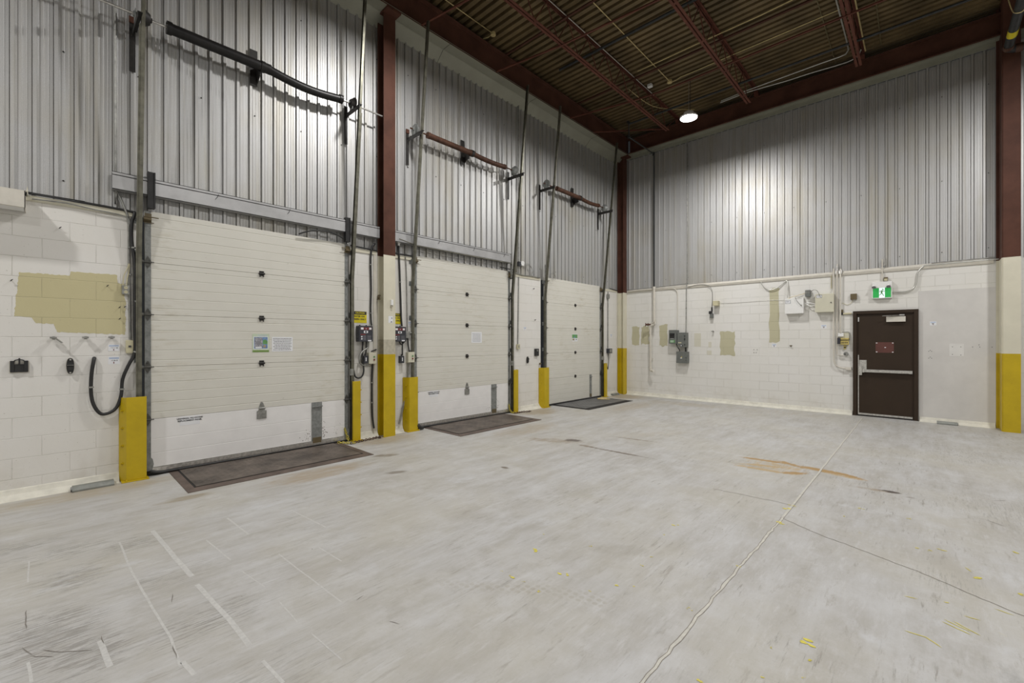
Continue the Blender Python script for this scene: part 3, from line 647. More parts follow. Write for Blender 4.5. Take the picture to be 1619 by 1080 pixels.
# ------------------------------------------------------------------ pipes and conduits under the roof
def pipe(name, pts, r, mat, label, cat, group=None, sub=0, extra=None, n=8, straps=None):
    m = MB(); m.tube(pts, r, n, 0, sub)
    mats = [mat]
    if straps:
        mats.append('galv')
        for p, d in straps:
            p = Vector(p); d = Vector(d); m.cyl(p - d * 0.008, p + d * 0.008, r * 1.35, 10, 1)
    if extra: extra(m)
    o = m.build(name, mats, None, 0, pts[0]); return tag(o, label, cat, group)
def rm(x, y, z=7.425, z0=7.35):    # same line of sight moved from the trial height to the deck
    k = (z - CAMH) / (z0 - CAMH); return (CAMX + (x - CAMX) * k, y * k, z)
pipe('sprinkler_pipe', [(0.98, 7.33, 7.2), (7.6, 7.38, 7.2)], 0.026, 'pipe_black', 'black pipe running between joists over the middle door', 'pipe', 'black pipes under the roof')
def fit(m):
    m.cyl((1.08, 10.11, 7.06), (1.08, 10.03, 7.06), 0.034); m.cyl((1.09, 10.07, 6.74), (1.09, 10.07, 6.67), 0.032); m.cyl((1.10, 11.44, 6.73), (1.10, 11.44, 6.64), 0.032)
pipe('sprinkler_pipe', [(7.6, 10.14, 7.02), (1.09, 10.07, 7.02), (1.09, 10.07, 6.70), (1.10, 11.46, 6.69), (1.10, 11.46, 3.04)], 0.023, 'pipe_black',
     'black pipe along the roof that turns down the end wall at the corner', 'pipe', 'black pipes under the roof', 0, fit)
pp = thing('standpipe', (1.06, 11.47, 0.7), 'cream painted pipe with red valve low on the end wall near the corner', 'pipe')
m = MB(); m.cyl((1.10, 11.47, 3.04), (1.10, 11.47, 2.02), 0.030); m.cyl((1.10, 11.47, 3.04), (1.10, 11.47, 2.97), 0.038); m.tube([(1.10, 11.47, 2.03), (1.09, 11.47, 1.99), (1.03, 11.47, 1.98), (1.0, 11.47, 1.95)], 0.034, 10, 0, 4)
m.cyl((0.995, 11.47, 1.97), (0.995, 11.47, 0.76), 0.026); m.cyl((0.995, 11.47, 1.45), (0.995, 11.47, 1.38), 0.035)
m.tube([(0.995, 11.47, 0.80), (0.997, 11.47, 0.74), (1.05, 11.45, 0.72), (1.09, 11.43, 0.73)], 0.034, 10, 0, 4); m.cyl((1.0, 11.6, 1.05), (1.0, 11.48, 1.05), 0.01)
m.build('pipe_run', 'white_pipe', pp)
m = MB(); m.cyl((1.0, 11.47, 2.0), (0.88, 11.43, 2.0), 0.025); m.cyl((0.88, 11.43, 2.0), (0.86, 11.42, 2.0), 0.045, 12); m.cyl((0.93, 11.45, 1.96), (0.93, 11.45, 2.04), 0.014)
m.build('valve', 'spring_rust', pp)
m = MB(); m.cyl((1.02, 11.46, 2.02), (1.16, 11.42, 2.08), 0.014); m.cyl((1.15, 11.42, 2.1), (1.15, 11.42, 2.0), 0.02); m.cyl((1.15, 11.42, 2.02), (1.17, 11.40, 2.14), 0.006)
m.build('spigot', 'white_pipe', pp)
# thick pipe with a yellow band, upper right corner
pp = thing('thick_pipe', (7.53, 10.9, 6.4), 'thick black pipe with a yellow band in front of the right column', 'pipe')
m = MB(); m.tube([(7.53, -2, 6.4), (7.53, 10.80, 6.4), (7.535, 10.93, 6.4), (7.60, 11.0, 6.4), (7.7, 11.01, 6.4), (9.5, 11.01, 6.4)], 0.06, 16)
m.build('pipe_run', 'pipe_black', pp)
m = MB(); m.cyl((7.53, 10.30, 6.4), (7.53, 10.49, 6.4), 0.0615, 16); m.build('yellow_band', 'sign_yellow', pp)
m = MB(); m.cyl((7.53, 10.80, 6.4), (7.53, 10.90, 6.4), 0.068, 16); m.cyl((7.62, 11.01, 6.4), (7.70, 11.01, 6.4), 0.068, 16); m.build('coupling', 'spring_rust', pp)
m = MB(); m.tube([(7.42, 9.75, 6.62), (7.46, 9.72, 6.40), (7.50, 9.70, 6.335), (7.56, 9.70, 6.335), (7.62, 9.70, 6.42), (7.8, 9.72, 6.5)], 0.007, 6, 0, 4); m.build('looped_wire', 'conduit_y', pp)

def cpts(pts, z=7.425): return [rm(a, b, z) for a, b in pts]
cg = 'thin conduits fixed under the roof deck'
def disc(m, c, r=0.055): m.cyl((c[0], c[1], c[2] + 0.02), (c[0], c[1], c[2] - 0.03), r, 14)
q = cpts([(2.404, 4.0), (2.385, 7.5), (2.373, 9.55)])
q2 = cpts([(2.37, 9.60), (2.50, 9.60), (2.62, 9.55), (2.944, 9.555), (3.7, 9.53), (5.55, 9.51)])
pipe('conduit', q + q2, 0.009, 'conduit_y', 'yellowish conduit with a round box just above the lamp chain', 'conduit', cg, 0, lambda m: disc(m, q[-1]))
q3 = cpts([(2.024, 8.715), (2.35, 8.717), (3.262, 8.705), (4.386, 8.714), (4.9, 8.69)], 7.405)
pipe('conduit', q3, 0.009, 'conduit_y', 'yellowish conduit running across beside the high bridging angle', 'conduit', cg)
q4 = cpts([(0.595, 3.9), (0.591, 4.88), (0.592, 5.78), (0.45, 5.78), (0.25, 5.71)])
pipe('conduit', q4, 0.008, 'conduit_y', 'yellowish conduit with a round box over the middle dock door', 'conduit', cg, 0, lambda m: disc(m, q4[2], 0.05))
pipe('conduit', cpts([(5.192, 7.0), (5.186, 9.5), (5.17, 11.3)], 7.44), 0.010, 'conduit_o', 'olive conduit left of the joist with pale conduits', 'conduit', cg)
pipe('conduit', cpts([(5.93, 8.6), (5.915, 9.9), (5.903, 11.2)]), 0.010, 'conduit_o', 'olive conduit right of the last joist', 'conduit', cg)
pipe('conduit', [(5.66, 6.0, 7.39), (5.655, 11.3, 7.39)], 0.012, 'conduit_y', 'orange yellow conduit fixed along the joist closest to the right column', 'conduit', cg)
pipe('conduit', cpts([(5.427, 6.0), (5.427, 9.2), (5.426, 10.6), (5.418, 10.95), (5.36, 11.08), (5.25, 11.10), (4.947, 11.09), (4.423, 11.10), (3.477, 11.12), (2.94, 11.18)], 7.40), 0.013, 'conduit_w', 'pale conduit that bends from the last joist along the end beam', 'conduit', cg)
pipe('conduit', cpts([(5.60, 11.12), (5.531, 11.302), (5.395, 11.41), (5.134, 11.40), (4.70, 11.34), (4.297, 11.316), (3.797, 11.24), (3.454, 11.21), (2.9, 11.25)], 7.35), 0.012, 'conduit_w', 'pale wavy conduit just above the end beam', 'conduit', cg, 4)
pipe('conduit', [(1.83, -3, 7.40), (1.83, 9.9, 7.40)], 0.009, 'conduit_w', 'thin pale conduit along the joist closest to the dock door wall', 'conduit', cg)
pipe('conduit', [(1.72, 8.9, 7.16), (1.78, 9.6, 7.12), (1.9, 10.1, 7.14), (2.2, 10.9, 7.3), (2.3, 11.2, 7.38)], 0.007, 'conduit_y', 'yellowish wire sagging behind the lamp towards the end beam', 'conduit', cg, 4)
m = MB(); c = rm(1.976, 9.4, 7.39); m.box(c[0] - 0.05, c[0] + 0.05, c[1] - 0.04, c[1] + 0.05, 7.36, 7.42); o = m.build('junction_box', 'white', None, 0.004, c); tag(o, 'small white box under the roof left of the lit lamp', 'junction box')

# ------------------------------------------------------------------ the dock doors
SEAM = [0.04, 0.65, 1.255, 1.857, 2.458, 3.05]
def dock_door(idx, yc, replaced, label, side):
    W = 1.215; y0, y1 = yc - W, yc + W
    t = thing('door_%d' % idx, (0.0, yc, 0.0), label, 'dock door', None, 'structure')
    for k in range(5):
        z0, z1 = SEAM[k] + (0.05 if k == 0 else 0.001), SEAM[k + 1] - 0.001
        m = MB(); white = replaced and k == 0
        # front skin as a ribbed profile (y0..y1), grooves 5 per section
        g = [] if white else [SEAM[k] + a * (SEAM[k + 1] - SEAM[k]) / 0.61 for a in (0.077, 0.193, 0.309, 0.425, 0.541)]
        if white: g = [SEAM[0] + 0.61 * a for a in (0.35, 0.62)]
        gd = 0.0012 if white else 0.003
        prof = [(z0, 0.016), (z0 + 0.003, 0.02)]
        for gz in g: 
            if z0 + 0.02 < gz < z1 - 0.02: prof += [(gz - 0.005, 0.02), (gz - 0.002, 0.02 - gd), (gz + 0.001, 0.02 - gd), (gz + 0.006, 0.02)]
        prof += [(z1 - 0.003, 0.02), (z1, 0.016)]
        n = len(prof)
        m.add([(x, y, z) for y in (y0 + 0.055, y1 - 0.055) for z, x in prof], [(i, i + 1, n + i + 1, n + i) for i in range(n - 1)])
        m.box(-0.03, 0.011, y0, y1, z0, z1)
        if white: m.box(0.012, 0.0205, y0 + 0.055, y1 - 0.055, z1 - 0.02, z1 - 0.003)
        p = m.build('door_panel', 'door_white' if white else 'door', t)
        if white: p['label'] = 'bright white replacement bottom panel'
        # steel end stiles
        for s in (0, 1):
            a = (y0, y0 + 0.056) if s == 0 else (y1 - 0.056, y1)
            q = MB(); q.box(0.011, 0.023, a[0], a[1], z0, z1)
            for h in range(5): q.cyl((0.023, (a[0] + a[1]) / 2 + 0.012, z0 + 0.06 + h * 0.11), (0.026, (a[0] + a[1]) / 2 + 0.012, z0 + 0.06 + h * 0.11), 0.004, 6)
            q.build('end_stile', 'galv_dull', p)
    # hinges at the seams
    for k in range(1, 5):
        z = SEAM[k]
        for s, yy in ((-1, y0 + 0.026), (1, y1 - 0.026)):
            m = MB()
            dia = [(yy - 0.030, z), (yy - 0.030, z - 0.02), (yy - 0.012, z - 0.052), (yy, z - 0.075), (yy + 0.012, z - 0.052), (yy + 0.030, z - 0.02), (yy + 0.030, z + 0.02), (yy + 0.012, z + 0.052), (yy, z + 0.075), (yy - 0.012, z + 0.052), (yy - 0.030, z + 0.02)]
            m.prism(dia, 'x', 0.023, 0.028)
            m.cyl((0.034, yy - 0.032, z), (0.034, yy + 0.032, z), 0.010, 10); m.cyl((0.045, yy - s * 0.055, z), (0.045, yy + s * 0.05, z), 0.006, 8)
            m.cyl((0.045, yy + s * 0.04, z), (0.045, yy + s * 0.062, z), 0.022, 12)
            for dz in (-0.045, 0.045): m.cyl((0.028, yy, z + dz), (0.034, yy, z + dz), 0.007, 6)
            m.build('hinge', 'hinge_steel', t)
        m = MB(); yy = yc
        if k > 1 or not replaced:
            m.box(0.02, 0.026, yy - 0.028, yy + 0.028, z - 0.03, z + 0.035); m.cyl((0.032, yy - 0.036, z), (0.032, yy + 0.036, z), 0.012, 10)
            m.box(0.026, 0.034, yy - 0.026, yy - 0.016, z - 0.045, z + 0.03); m.box(0.026, 0.034, yy + 0.016, yy + 0.026, z - 0.045, z + 0.03)
            m.build('centre_hinge', 'black_steel', t)
        else:
            m.prism([(yy - 0.042, z - 0.05), (yy + 0.042, z - 0.05), (yy + 0.03, z + 0.03), (yy + 0.008, z + 0.085), (yy - 0.008, z + 0.085), (yy - 0.03, z + 0.03)], 'x', 0.02, 0.030)
            m.cyl((0.04, yy - 0.038, z), (0.04, yy + 0.038, z), 0.011, 10); m.cyl((0.03, yy, z + 0.05), (0.045, yy, z + 0.05), 0.012, 8)
            m.box(0.02, 0.032, yy - 0.058, yy + 0.058, z - 0.142, z - 0.035)
            m.build('lift_handle', 'galv', t, 0.002)
    # roller brackets on the top panel
    for s, yy in ((-1, y0 + 0.02), (1, y1 - 0.02)):
        m = MB(); z = 2.96
        m.box(0.023, 0.028, yy - 0.02, yy + 0.04 * 1, z - 0.05, z + 0.06); m.prism([(0.028, z - 0.045), (0.075, z - 0.02), (0.075, z), (0.028, z)], 'y', yy - 0.035, yy + 0.035)
        m.cyl((0.06, yy - s * 0.10, z + 0.012), (0.06, yy + s * 0.04, z + 0.012), 0.006, 8); m.cyl((0.045, yy - s * 0.06, z - 0.05), (0.045, yy + s * 0.03, z - 0.05), 0.005, 8)
        m.build('roller_bracket', 'bronze', t)
    # bottom rail, seal, dark step plate near the right side
    if replaced:
        m = MB(); m.box(0.011, 0.030, y0 + 0.03, y1 - 0.03, 0.038, 0.088); m.box(-0.02, 0.030, y0, y1, 0.03, 0.042)
        for k in range(14): m.cyl((0.03, y0 + 0.2 + k * 0.16, 0.065), (0.033, y0 + 0.2 + k * 0.16, 0.065), 0.006, 6)
        m.build('bottom_rail', 'chrome', t)
    else:
        m = MB(); m.box(-0.02, 0.020, y0 + 0.055, y1 - 0.055, 0.045, 0.09); m.build('bottom_rail', 'door', t)
    m = MB(); m.tube([(0.01, y0 - 0.02, 0.022), (0.012, y1 + 0.01, 0.022)], 0.021, 10); m.build('bottom_seal', 'black', t)
    if replaced:
        m = MB(); m.tube([(0.03, y0 + 0.02, 0.035), (0.05, y0 + 0.06, 0.05), (0.045, y0 + 0.12, 0.03), (0.03, y0 + 0.3, 0.022), (0.025, y0 + 1.2, 0.02)], 0.016, 8, 0, 4)
        for s, yy in ((0, y0), (1, y1)):
            pass
        m.build('loose_seal', 'black', t)
        for yy in (y0 + 0.03, y1 - 0.03):
            m = MB(); m.prism([(yy - 0.035, 0.06), (yy + 0.035, 0.06), (yy + 0.05, 0.13), (yy + 0.04, 0.19), (yy, 0.24), (yy - 0.035, 0.19)], 'x', 0.024, 0.031); m.build('corner_bracket', 'galv_dull', t)
    # lift strap / step plate
    py = yc + 0.735 if idx != 3 else yc + 0.705
    m = MB(); pw = 0.075 if idx != 3 else 0.05
    m.box(0.02, 0.027, py - pw, py + pw, 0.035, 0.652); m.box(0.027, 0.05, py - pw, py + pw, 0.585, 0.60); m.box(0.027, 0.035, py - pw * 0.8, py + pw * 0.8, 0.06, 0.14, 1)
    m.cyl((0.027, py, 0.50), (0.03, py, 0.50), 0.008, 8)
    M_ = m.build('step_plate', ['galv_dull', 'bronze'], t)
    if replaced:
        sy = yc - 0.79 
        m = MB(); m.prism([(sy - 0.10, 0.535), (sy + 0.10, 0.535), (sy + 0.10, 0.64), (sy - 0.10, 0.64)], 'x', 0.0205, 0.0215)
        sk = m.build('printed_sticker', 'paper', t)
        text('UNIVERSAL NU-WOOD', 0.0245, t, 'sticker_lettering', 'ink', (0.0222, sy, 0.617), 'L'); text('REPLACEMENT PANEL', 0.0245, t, 'sticker_lettering', 'ink', (0.0222, sy, 0.590), 'L')
    if replaced:      # black scuffs either side of the step plate
        r_ = random.Random(idx); m = MB()
        for cy, cz, sy_, sz, k_ in ((py - 0.14, 0.17, 0.035, 0.045, 34), (py + 0.115, 0.21, 0.022, 0.07, 40), (py + 0.30, 0.20, 0.04, 0.06, 12)):
            for _ in range(k_ // idx):
                a_, b_ = r_.gauss(cy, sy_), r_.gauss(cz, sz); q_ = r_.uniform(0.002, 0.007)
                if b_ < 0.1 or abs(a_ - py) < pw + q_ or a_ > y1 - 0.07: continue
                m.add([(0.0207, a_ + q_ * r_.uniform(.5, 1.2) * math.cos(1.05 * t_), b_ + q_ * r_.uniform(.5, 1.4) * math.sin(1.05 * t_)) for t_ in range(6)], [(0, 1, 2, 3, 4, 5)])
        o_ = m.build('scuff_marks', 'chain_r', t); o_['kind'] = 'stuff'
    return t
DY = [1.985, 5.62, 9.26]
D1 = dock_door(1, DY[0], True, 'nearest dock door, ivory panels over a white bottom panel, two papers taped on', 'near')
D2 = dock_door(2, DY[1], True, 'middle dock door, ivory panels over a white bottom panel, one notice', 'mid')
D3 = dock_door(3, DY[2], False, 'farthest dock door, ivory ribbed panels down to the floor', 'far')

names = ['nearest', 'middle', 'farthest']
def track(y, s, z_top, label, x_top=0.50, strip=None, perf_z=None):
    """door track; s = -1 at the left jamb, +1 at the right jamb"""
    t = thing('door_track', (0, y, 0), label, 'door track', 'galvanised dock door tracks')
    lean = lambda z: 0.055 + (x_top - 0.055) * max(0, z - 2.5) / (z_top - 2.5)
    m = MB()
    # C shaped roller track, opening towards the door
    p0, p1 = Vector((lean(0.03), y, 0.03)), Vector((lean(z_top), y, z_top))
    d = p1 - p0
    pts = [(lean(z), y, z) for z in (0.03, 2.5, z_top)]
    for a, b in zip(pts[:-1], pts[1:]):
        a = Vector(a); b = Vector(b); o1 = Vector((0, s * 0.022, 0))
        m.bar(a + o1, b + o1, 0.003, 0.046, (1, 0, 0))
        for off in (-0.023, 0.023): m.bar(a + Vector((off, s * 0.006, 0)), b + Vector((off, s * 0.006, 0)), 0.034, 0.003, (1, 0, 0))
    m.build('roller_track', 'track', t)
    m = MB(); za = z_top if z_top < 6.5 else 5.3
    # angle that carries the track off the wall
    yy = y + s * 0.020
    pts = [(lean(z) - 0.01, yy, z) for z in (0.03, 2.5, za - 0.3)]
    for a, b in zip(pts[:-1], pts[1:]):
        m.bar(Vector(a), Vector(b), 0.003, 0.045, (1, 0, 0)); m.bar(Vector(a) + Vector((0.026, s * 0.010, 0)), Vector(b) + Vector((0.026, s * 0.010, 0)), 0.022, 0.003, (1, 0, 0))
    m.build('backing_angle', 'track', t)
    for z in (0.7, 1.35, 1.95, 2.55, 2.93):
        m = MB(); m.box(0.0, lean(z) - 0.02, yy - 0.003, yy + 0.003, z - 0.04, z + 0.04); m.box(0.0, 0.004, yy - 0.03, yy + 0.03, z - 0.04, z + 0.04)
        m.cyl((0.004, yy + s * 0.02, z), (0.012, yy + s * 0.02, z), 0.009, 6); m.build('track_bracket', 'galv_dull', t)
    if s > 0:
        m = MB(); m.box(0.04, 0.10, y - 0.03, y + 0.02, 1.02, 1.12); m.build('lock_box', 'galv', t, 0.003) if idx_lock else None
    return t
idx_lock = True
for i, yc in enumerate(DY):
    yl, yr = yc - 1.215 - 0.042, yc + 1.215 + 0.033
    track(yl, -1, 6.88, 'leaning zinc track at the left edge of the %s dock door' % names[i])
    track(yr, 1, 6.88, 'leaning zinc track at the right edge of the %s dock door' % names[i])

# black vertical weather strips rising above the nearest and middle doors
for y, z1, nm in ((DY[0] - 1.165, 3.48, 'left top of the nearest dock door'), (DY[0] + 1.175, 3.44, 'right top of the nearest dock door')):
    m = MB(); m.box(0.03, 0.10, y - 0.035, y + 0.035, 3.07, z1); m.box(0.10, 0.11, y - 0.035, y - 0.025, 3.07, z1); m.box(0.10, 0.11, y + 0.025, y + 0.035, 3.07, z1)
    o = m.build('header_channel', 'black', None, 0, (0.05, y, 3.07)); tag(o, 'short black channel standing at the ' + nm, 'channel')
for y, z0, z1, nm in ((DY[1] + 1.215, 2.9, 3.27, 'right top of the middle dock door'), (DY[2] - 1.25, 2.9, 3.33, 'left top of the farthest dock door')):
    m = MB(); m.box(0.06, 0.066, y - 0.03, y + 0.03, z0, z1); m.box(0.06, 0.11, y - 0.03, y - 0.024, z0, z1)
    for k in range(8): m.cyl((0.065, y + 0.008, z0 + 0.04 + k * 0.04), (0.0675, y + 0.008, z0 + 0.04 + k * 0.04), 0.006, 6, 1)
    o = m.build('perforated_angle', ['galv', 'gap'], None, 0, (0.06, y, z0)); tag(o, 'perforated zinc angle at the ' + nm, 'angle')

# ------------------------------------------------------------------ springs and shafts
def spring_set(i, yc, mat, label, ends, drums, sag=0.0, long_shaft=None, rad=(0.05, 0.046), br_y=(0, 0)):
    x, z = 0.17, 5.165
    k = 1.0
    t = thing('torsion_spring', (x, yc, z), label, 'door spring', 'torsion spring shafts above the dock doors')
    m = MB(); a, b = long_shaft or (drums[0] - 0.12, drums[1] + 0.12); m.cyl((x, a, z), (x, b, z), 0.0127, 12)
    m.build('shaft', 'chrome' if i == 0 else 'spring_rust', t)
    for e0, e1, up, r, sg in ((ends[0], yc - 0.03, 1, rad[0], 0.0), (yc + 0.03, ends[1], -1, rad[1], sag)):
        m = MB(); coils = int((e1 - e0) / 0.0125); n = 14
        # coil packed tight: a ribbed tube following a slightly sagging line
        pts = []; steps = 60
        def cz(u): return z - sg * math.sin(math.pi * u)
        rings = []; K = coils * 2
        vs = []
        for q in range(K + 1):
            u = q / K; rr = r * (1.0 if q % 2 == 0 else 0.92)
            for a_ in range(n): vs.append((x + rr * math.cos(2 * math.pi * a_ / n), e0 + (e1 - e0) * u, cz(u) + rr * math.sin(2 * math.pi * a_ / n)))
        m.add(vs, [(q * n + a_, q * n + (a_ + 1) % n, (q + 1) * n + (a_ + 1) % n, (q + 1) * n + a_) for q in range(K) for a_ in range(n)], 0, True)
        m.cyl((x, e0 - 0.02, z), (x, e0 + 0.03, z), r * 1.12, 16); m.cyl((x, e1 - 0.03, z), (x, e1 + 0.02, z), r * 1.1, 16)
        ec = e0 if up > 0 else e1
        for a_ in (0.6, 2.7): m.cyl((x + 0.045 * math.cos(a_), ec - 0.03, z + 0.045 * math.sin(a_)), (x + 0.045 * math.cos(a_), ec + 0.02, z + 0.045 * math.sin(a_)), 0.009, 6)
        m.build('spring', mat, t)
    for yy, s in ((drums[0], -1), (drums[1], 1)):
        m = MB(); m.cyl((x, yy - s * 0.045, z), (x, yy + s * 0.03, z), 0.028, 14); m.cyl((x, yy - s * 0.03, z), (x, yy + s * 0.025, z), 0.055, 20, 0, 0.096); m.cyl((x, yy + s * 0.025, z), (x, yy + s * 0.035, z), 0.100, 24)
        m.build('cable_drum', 'galv_dull' if i else 'black_steel', t)
    # centre bracket
    m = MB(); yy = yc - 0.09; m.box(-0.01, 0.004, yy - 0.045, yy + 0.045, z - 0.20, z + 0.27); m.box(0.004, x - 0.01, yy + 0.03, yy + 0.036, z - 0.12, z + 0.02); m.cyl((x, yc - 0.03, z), (x, yc + 0.03, z), 0.062, 18)
    m.prism([(0.004, z - 0.16), (0.10, z - 0.09), (x + 0.03, z - 0.03), (x + 0.03, z + 0.03), (0.004, z + 0.05)], 'y', yy + 0.036, yy + 0.05)
    m.build('centre_bracket', 'black_steel', t)
    # end brackets: flat wall strip, arm out to the track, bearing plate
    for q, (yy, s) in enumerate(((br_y[0], -1), (br_y[1], 1))):
        m = MB(); ya = yy
        m.box(-0.008, 0.0, ya - 0.028, ya + 0.028, 4.60, z + 0.02)
        xe = 0.44
        m.box(0.0, xe, ya - 0.003, ya + 0.003, z - 0.165, z - 0.10); m.box(0.0, xe, ya - 0.003, ya + 0.04, z - 0.106, z - 0.10)
        m.build('end_bracket', 'black_steel', t)
        m = MB(); m.box(x - 0.045, x + 0.045, ya + 0.0, ya + 0.008, z - 0.12, z + 0.045); m.cyl((x, ya - 0.012, z), (x, ya + 0.02, z), 0.03, 14); 
        m.build('bearing_plate', 'galv_dull', t)
        if s < 0 and i < 2: m = MB(); m.box(-0.006, 0.012, ya - 0.03, ya + 0.03, z - 0.02, z + 0.05); m.build('red_bracket', 'red', t)
    return t
spring_set(0, DY[0], 'spring_black', 'black coil springs on a shaft high above the nearest dock door', (DY[0] - 1.02, DY[0] + 1.03), (DY[0] - 1.215, DY[0] + 1.20), 0.05, (-1.2, 3.70), (0.064, 0.057), (0.665, 3.175))
spring_set(1, DY[1], 'spring_rust', 'rusty coil springs on a shaft above the middle dock door', (DY[1] - 1.02, DY[1] + 0.905), (DY[1] - 1.27, DY[1] + 1.17), 0.02, br_y=(4.285, 6.815))
spring_set(2, DY[2], 'spring_rust', 'rusty coil springs on a shaft above the farthest dock door', (DY[2] - 0.95, DY[2] + 0.85), (DY[2] - 1.33, DY[2] + 1.14), 0.025, br_y=(7.87, 10.385))

# ------------------------------------------------------------------ girt channels
def girt(y0, y1, label):
    m = MB(); x = 0.09; z0, z1 = 3.215, 3.405
    m.box(-0.005, 0.003, y0, y1, z0, z1); m.box(-0.005, x, y0, y1, z1 - 0.006, z1); m.box(-0.005, x, y0, y1, z0, z0 + 0.006); 
    m.box(x - 0.006, x, y0, y1, z1 - 0.03, z1, 0); m.box(x - 0.006, x, y0, y1, z0, z0 + 0.15, 0)
    o = m.build('girt_channel', 'girt', None, 0, (0, y0, z0)); tag(o, label, 'steel channel', 'horizontal steel channels above the doors')
    y = y0 + 0.95
    while y < y1 - 0.2:
        q = MB(); q.tube([(x + 0.002, y, z0 + 0.10), (x + 0.012, y + 0.02, z0 + 0.13), (x + 0.004, y + 0.035, z0 + 0.17)], 0.003, 5); q.build('wire_tie', 'black_steel', o); y += 0.85
girt(0.49, 3.70, 'grey steel channel across the metal wall above the nearest dock door')
girt(3.925, 6.83, 'grey steel channel across the metal wall above the middle dock door')

# ------------------------------------------------------------------ yellow track guards
def guard(y0, y1, side, z, label):
    """side -1: stands left of a door (flange on its left), +1: right"""
    t = thing('track_guard', ((0.0), (y0 + y1) / 2, 0), label, 'track guard', 'yellow steel track guards beside the dock doors')
    m = MB(); xf = 0.135; th = 0.008
    m.box(xf - th, xf, y0, y1, 0.012, z)
    yf = y0 if side < 0 else y1
    m.prism([(yf, xf - 0.004), (yf - side * -0.008, xf - 0.004), (yf - side * -0.008, 0.03), (yf, 0.03)] if False else [(xf - 0.004, yf), (xf - 0.004, yf - side * 0.008), (0.02, yf + side * 0.042), (0.02, yf + side * 0.05)], 'z', 0.012, z - 0.002)
    m.prism([(0.02, yf + side * 0.042), (0.02, yf + side * 0.05), (0.0, yf + side * 0.05), (0.0, yf + side * 0.042)], 'z', 0.012, z - 0.01)
    yo = y1 if side < 0 else y0
    m.box(xf - 0.03, xf, yo - 0.004, yo + 0.004, 0.012, z)
    m.build('bent_plate', 'yellow', t, 0.003)
    m = MB(); m.box(0.012, xf + 0.028, min(y0, y0 + side * 0.03 * (1 if side < 0 else 0)) - 0.01, max(y1, y1) + 0.025, 0, 0.012); m.build('base_plate', 'yellow', t, 0.002)
    for k in range(4):
        m = MB(); zz = 0.2 + k * 0.195; c = Vector((0.07, yf + side * 0.022, zz)); dirv = Vector((0.05, side * 0.115, 0)).normalized()
        m.cyl(c, c + dirv * 0.012, 0.016, 6); m.cyl(c + dirv * 0.012, c + dirv * 0.024, 0.008, 6); m.build('bolt', 'yellow', t)
    m = MB()
    for yy in (y0 + 0.0, y1 + 0.008): m.cyl((xf + 0.014, yy, 0.012), (xf + 0.014, yy, 0.026), 0.008, 6); m.build('anchor_bolt', 'yellow', t); m = MB()
for i, yc in enumerate(DY):
    guard(yc - 1.385, yc - 1.215, -1, 0.93, 'yellow track guard left of the %s dock door' % names[i])
    guard(yc + 1.245, yc + 1.365, 1, 0.93, 'yellow track guard right of the %s dock door' % names[i])

# ------------------------------------------------------------------ dock leveller plates in the floor
def leveller(i, yc, y0, y1, label, grey=False):
    t = thing('dock_leveller', (0.55, yc, 0), label, 'dock leveller', 'steel leveller plates before the dock doors')
    xf = 1.05
    m = MB(); m.box(0.03, xf, y0, y1, 0.0005, 0.006, 0); m.build('rim_plate', 'plate_rim' if not grey else 'gap', t)
    a, b = y0 + 0.08, y1 - 0.08
    m = MB(); m.box(0.03, xf - 0.14, a, b, 0.006, 0.008, 0); m.build('gap_line', 'gap', t)
    m = MB(); m.box(0.035, xf - 0.155, a + 0.018, b - 0.018, 0.006, 0.012)
    # raised tread pattern
    st = 0.055
    n1 = int((xf - 0.19 - 0.05) / st); n2 = int((b - a - 0.05) / st)
    for p in range(n1):
        for q in range(n2):
            cx, cy = 0.055 + p * st, a + 0.04 + q * st; s = 0.013 if (p + q) % 2 else -0.013
            m.add([(cx - 0.013, cy - s - 0.003, 0.0122), (cx + 0.013, cy + s - 0.003, 0.0122), (cx + 0.013, cy + s + 0.003, 0.0138), (cx - 0.013, cy - s + 0.003, 0.0138)], [(0, 1, 2, 3)])
    m.build('tread_plate', 'plate_grey' if grey else 'plate', t)
leveller(0, DY[0], 0.99, 3.06, 'rusty brown steel leveller plate in the floor before the nearest dock door')
leveller(1, DY[1], 4.60, 6.66, 'rusty tread plate in the floor before the middle dock door')
leveller(2, DY[2], 8.32, 10.36, 'grey steel plate with dark rim before the farthest dock door', True)

# ------------------------------------------------------------------ papers on the doors
def lines_mesh(m, ya, yb, z0, z1, n, x, mi, rr, jitter=0.15, thick=0.3):
    h = (z1 - z0) / n
    for k in range(n):
        zc = z1 - (k + 0.5) * h; w_ = (yb - ya) * (1 - rr.uniform(0, jitter)); c = (ya + yb) / 2; y = c - w_ / 2
        while y < c + w_ / 2 - 0.004:
            L = min(rr.uniform(0.008, 0.03), c + w_ / 2 - y); m.box(x, x + 0.0004, y, y + L, zc - h * thick / 2, zc + h * thick / 2, mi); y += L + 0.004
rr = random.Random(5)
X = 0.0215
t = thing('taped_poster', (X, 1.975, 1.52), 'green bordered photo poster taped to the nearest dock door', 'poster')
m = MB(); m.box(X, X + 0.001, 1.872, 2.078, 1.40, 1.648); m.build('poster_sheet', 'pale_green', t)
m = MB(); x = X + 0.001; m.box(x, x + 0.0004, 1.885, 2.065, 1.445, 1.612, 0); m.box(x + 0.0004, x + 0.0008, 1.893, 2.058, 1.45, 1.605, 1); m.box(x + 0.0008, x + 0.0012, 1.90, 1.995, 1.462, 1.598, 2); m.box(x + 0.0012, x + 0.0016, 1.925, 1.97, 1.50, 1.55, 4); m.box(x + 0.0012, x + 0.0016, 1.91, 1.985, 1.455, 1.475, 0)
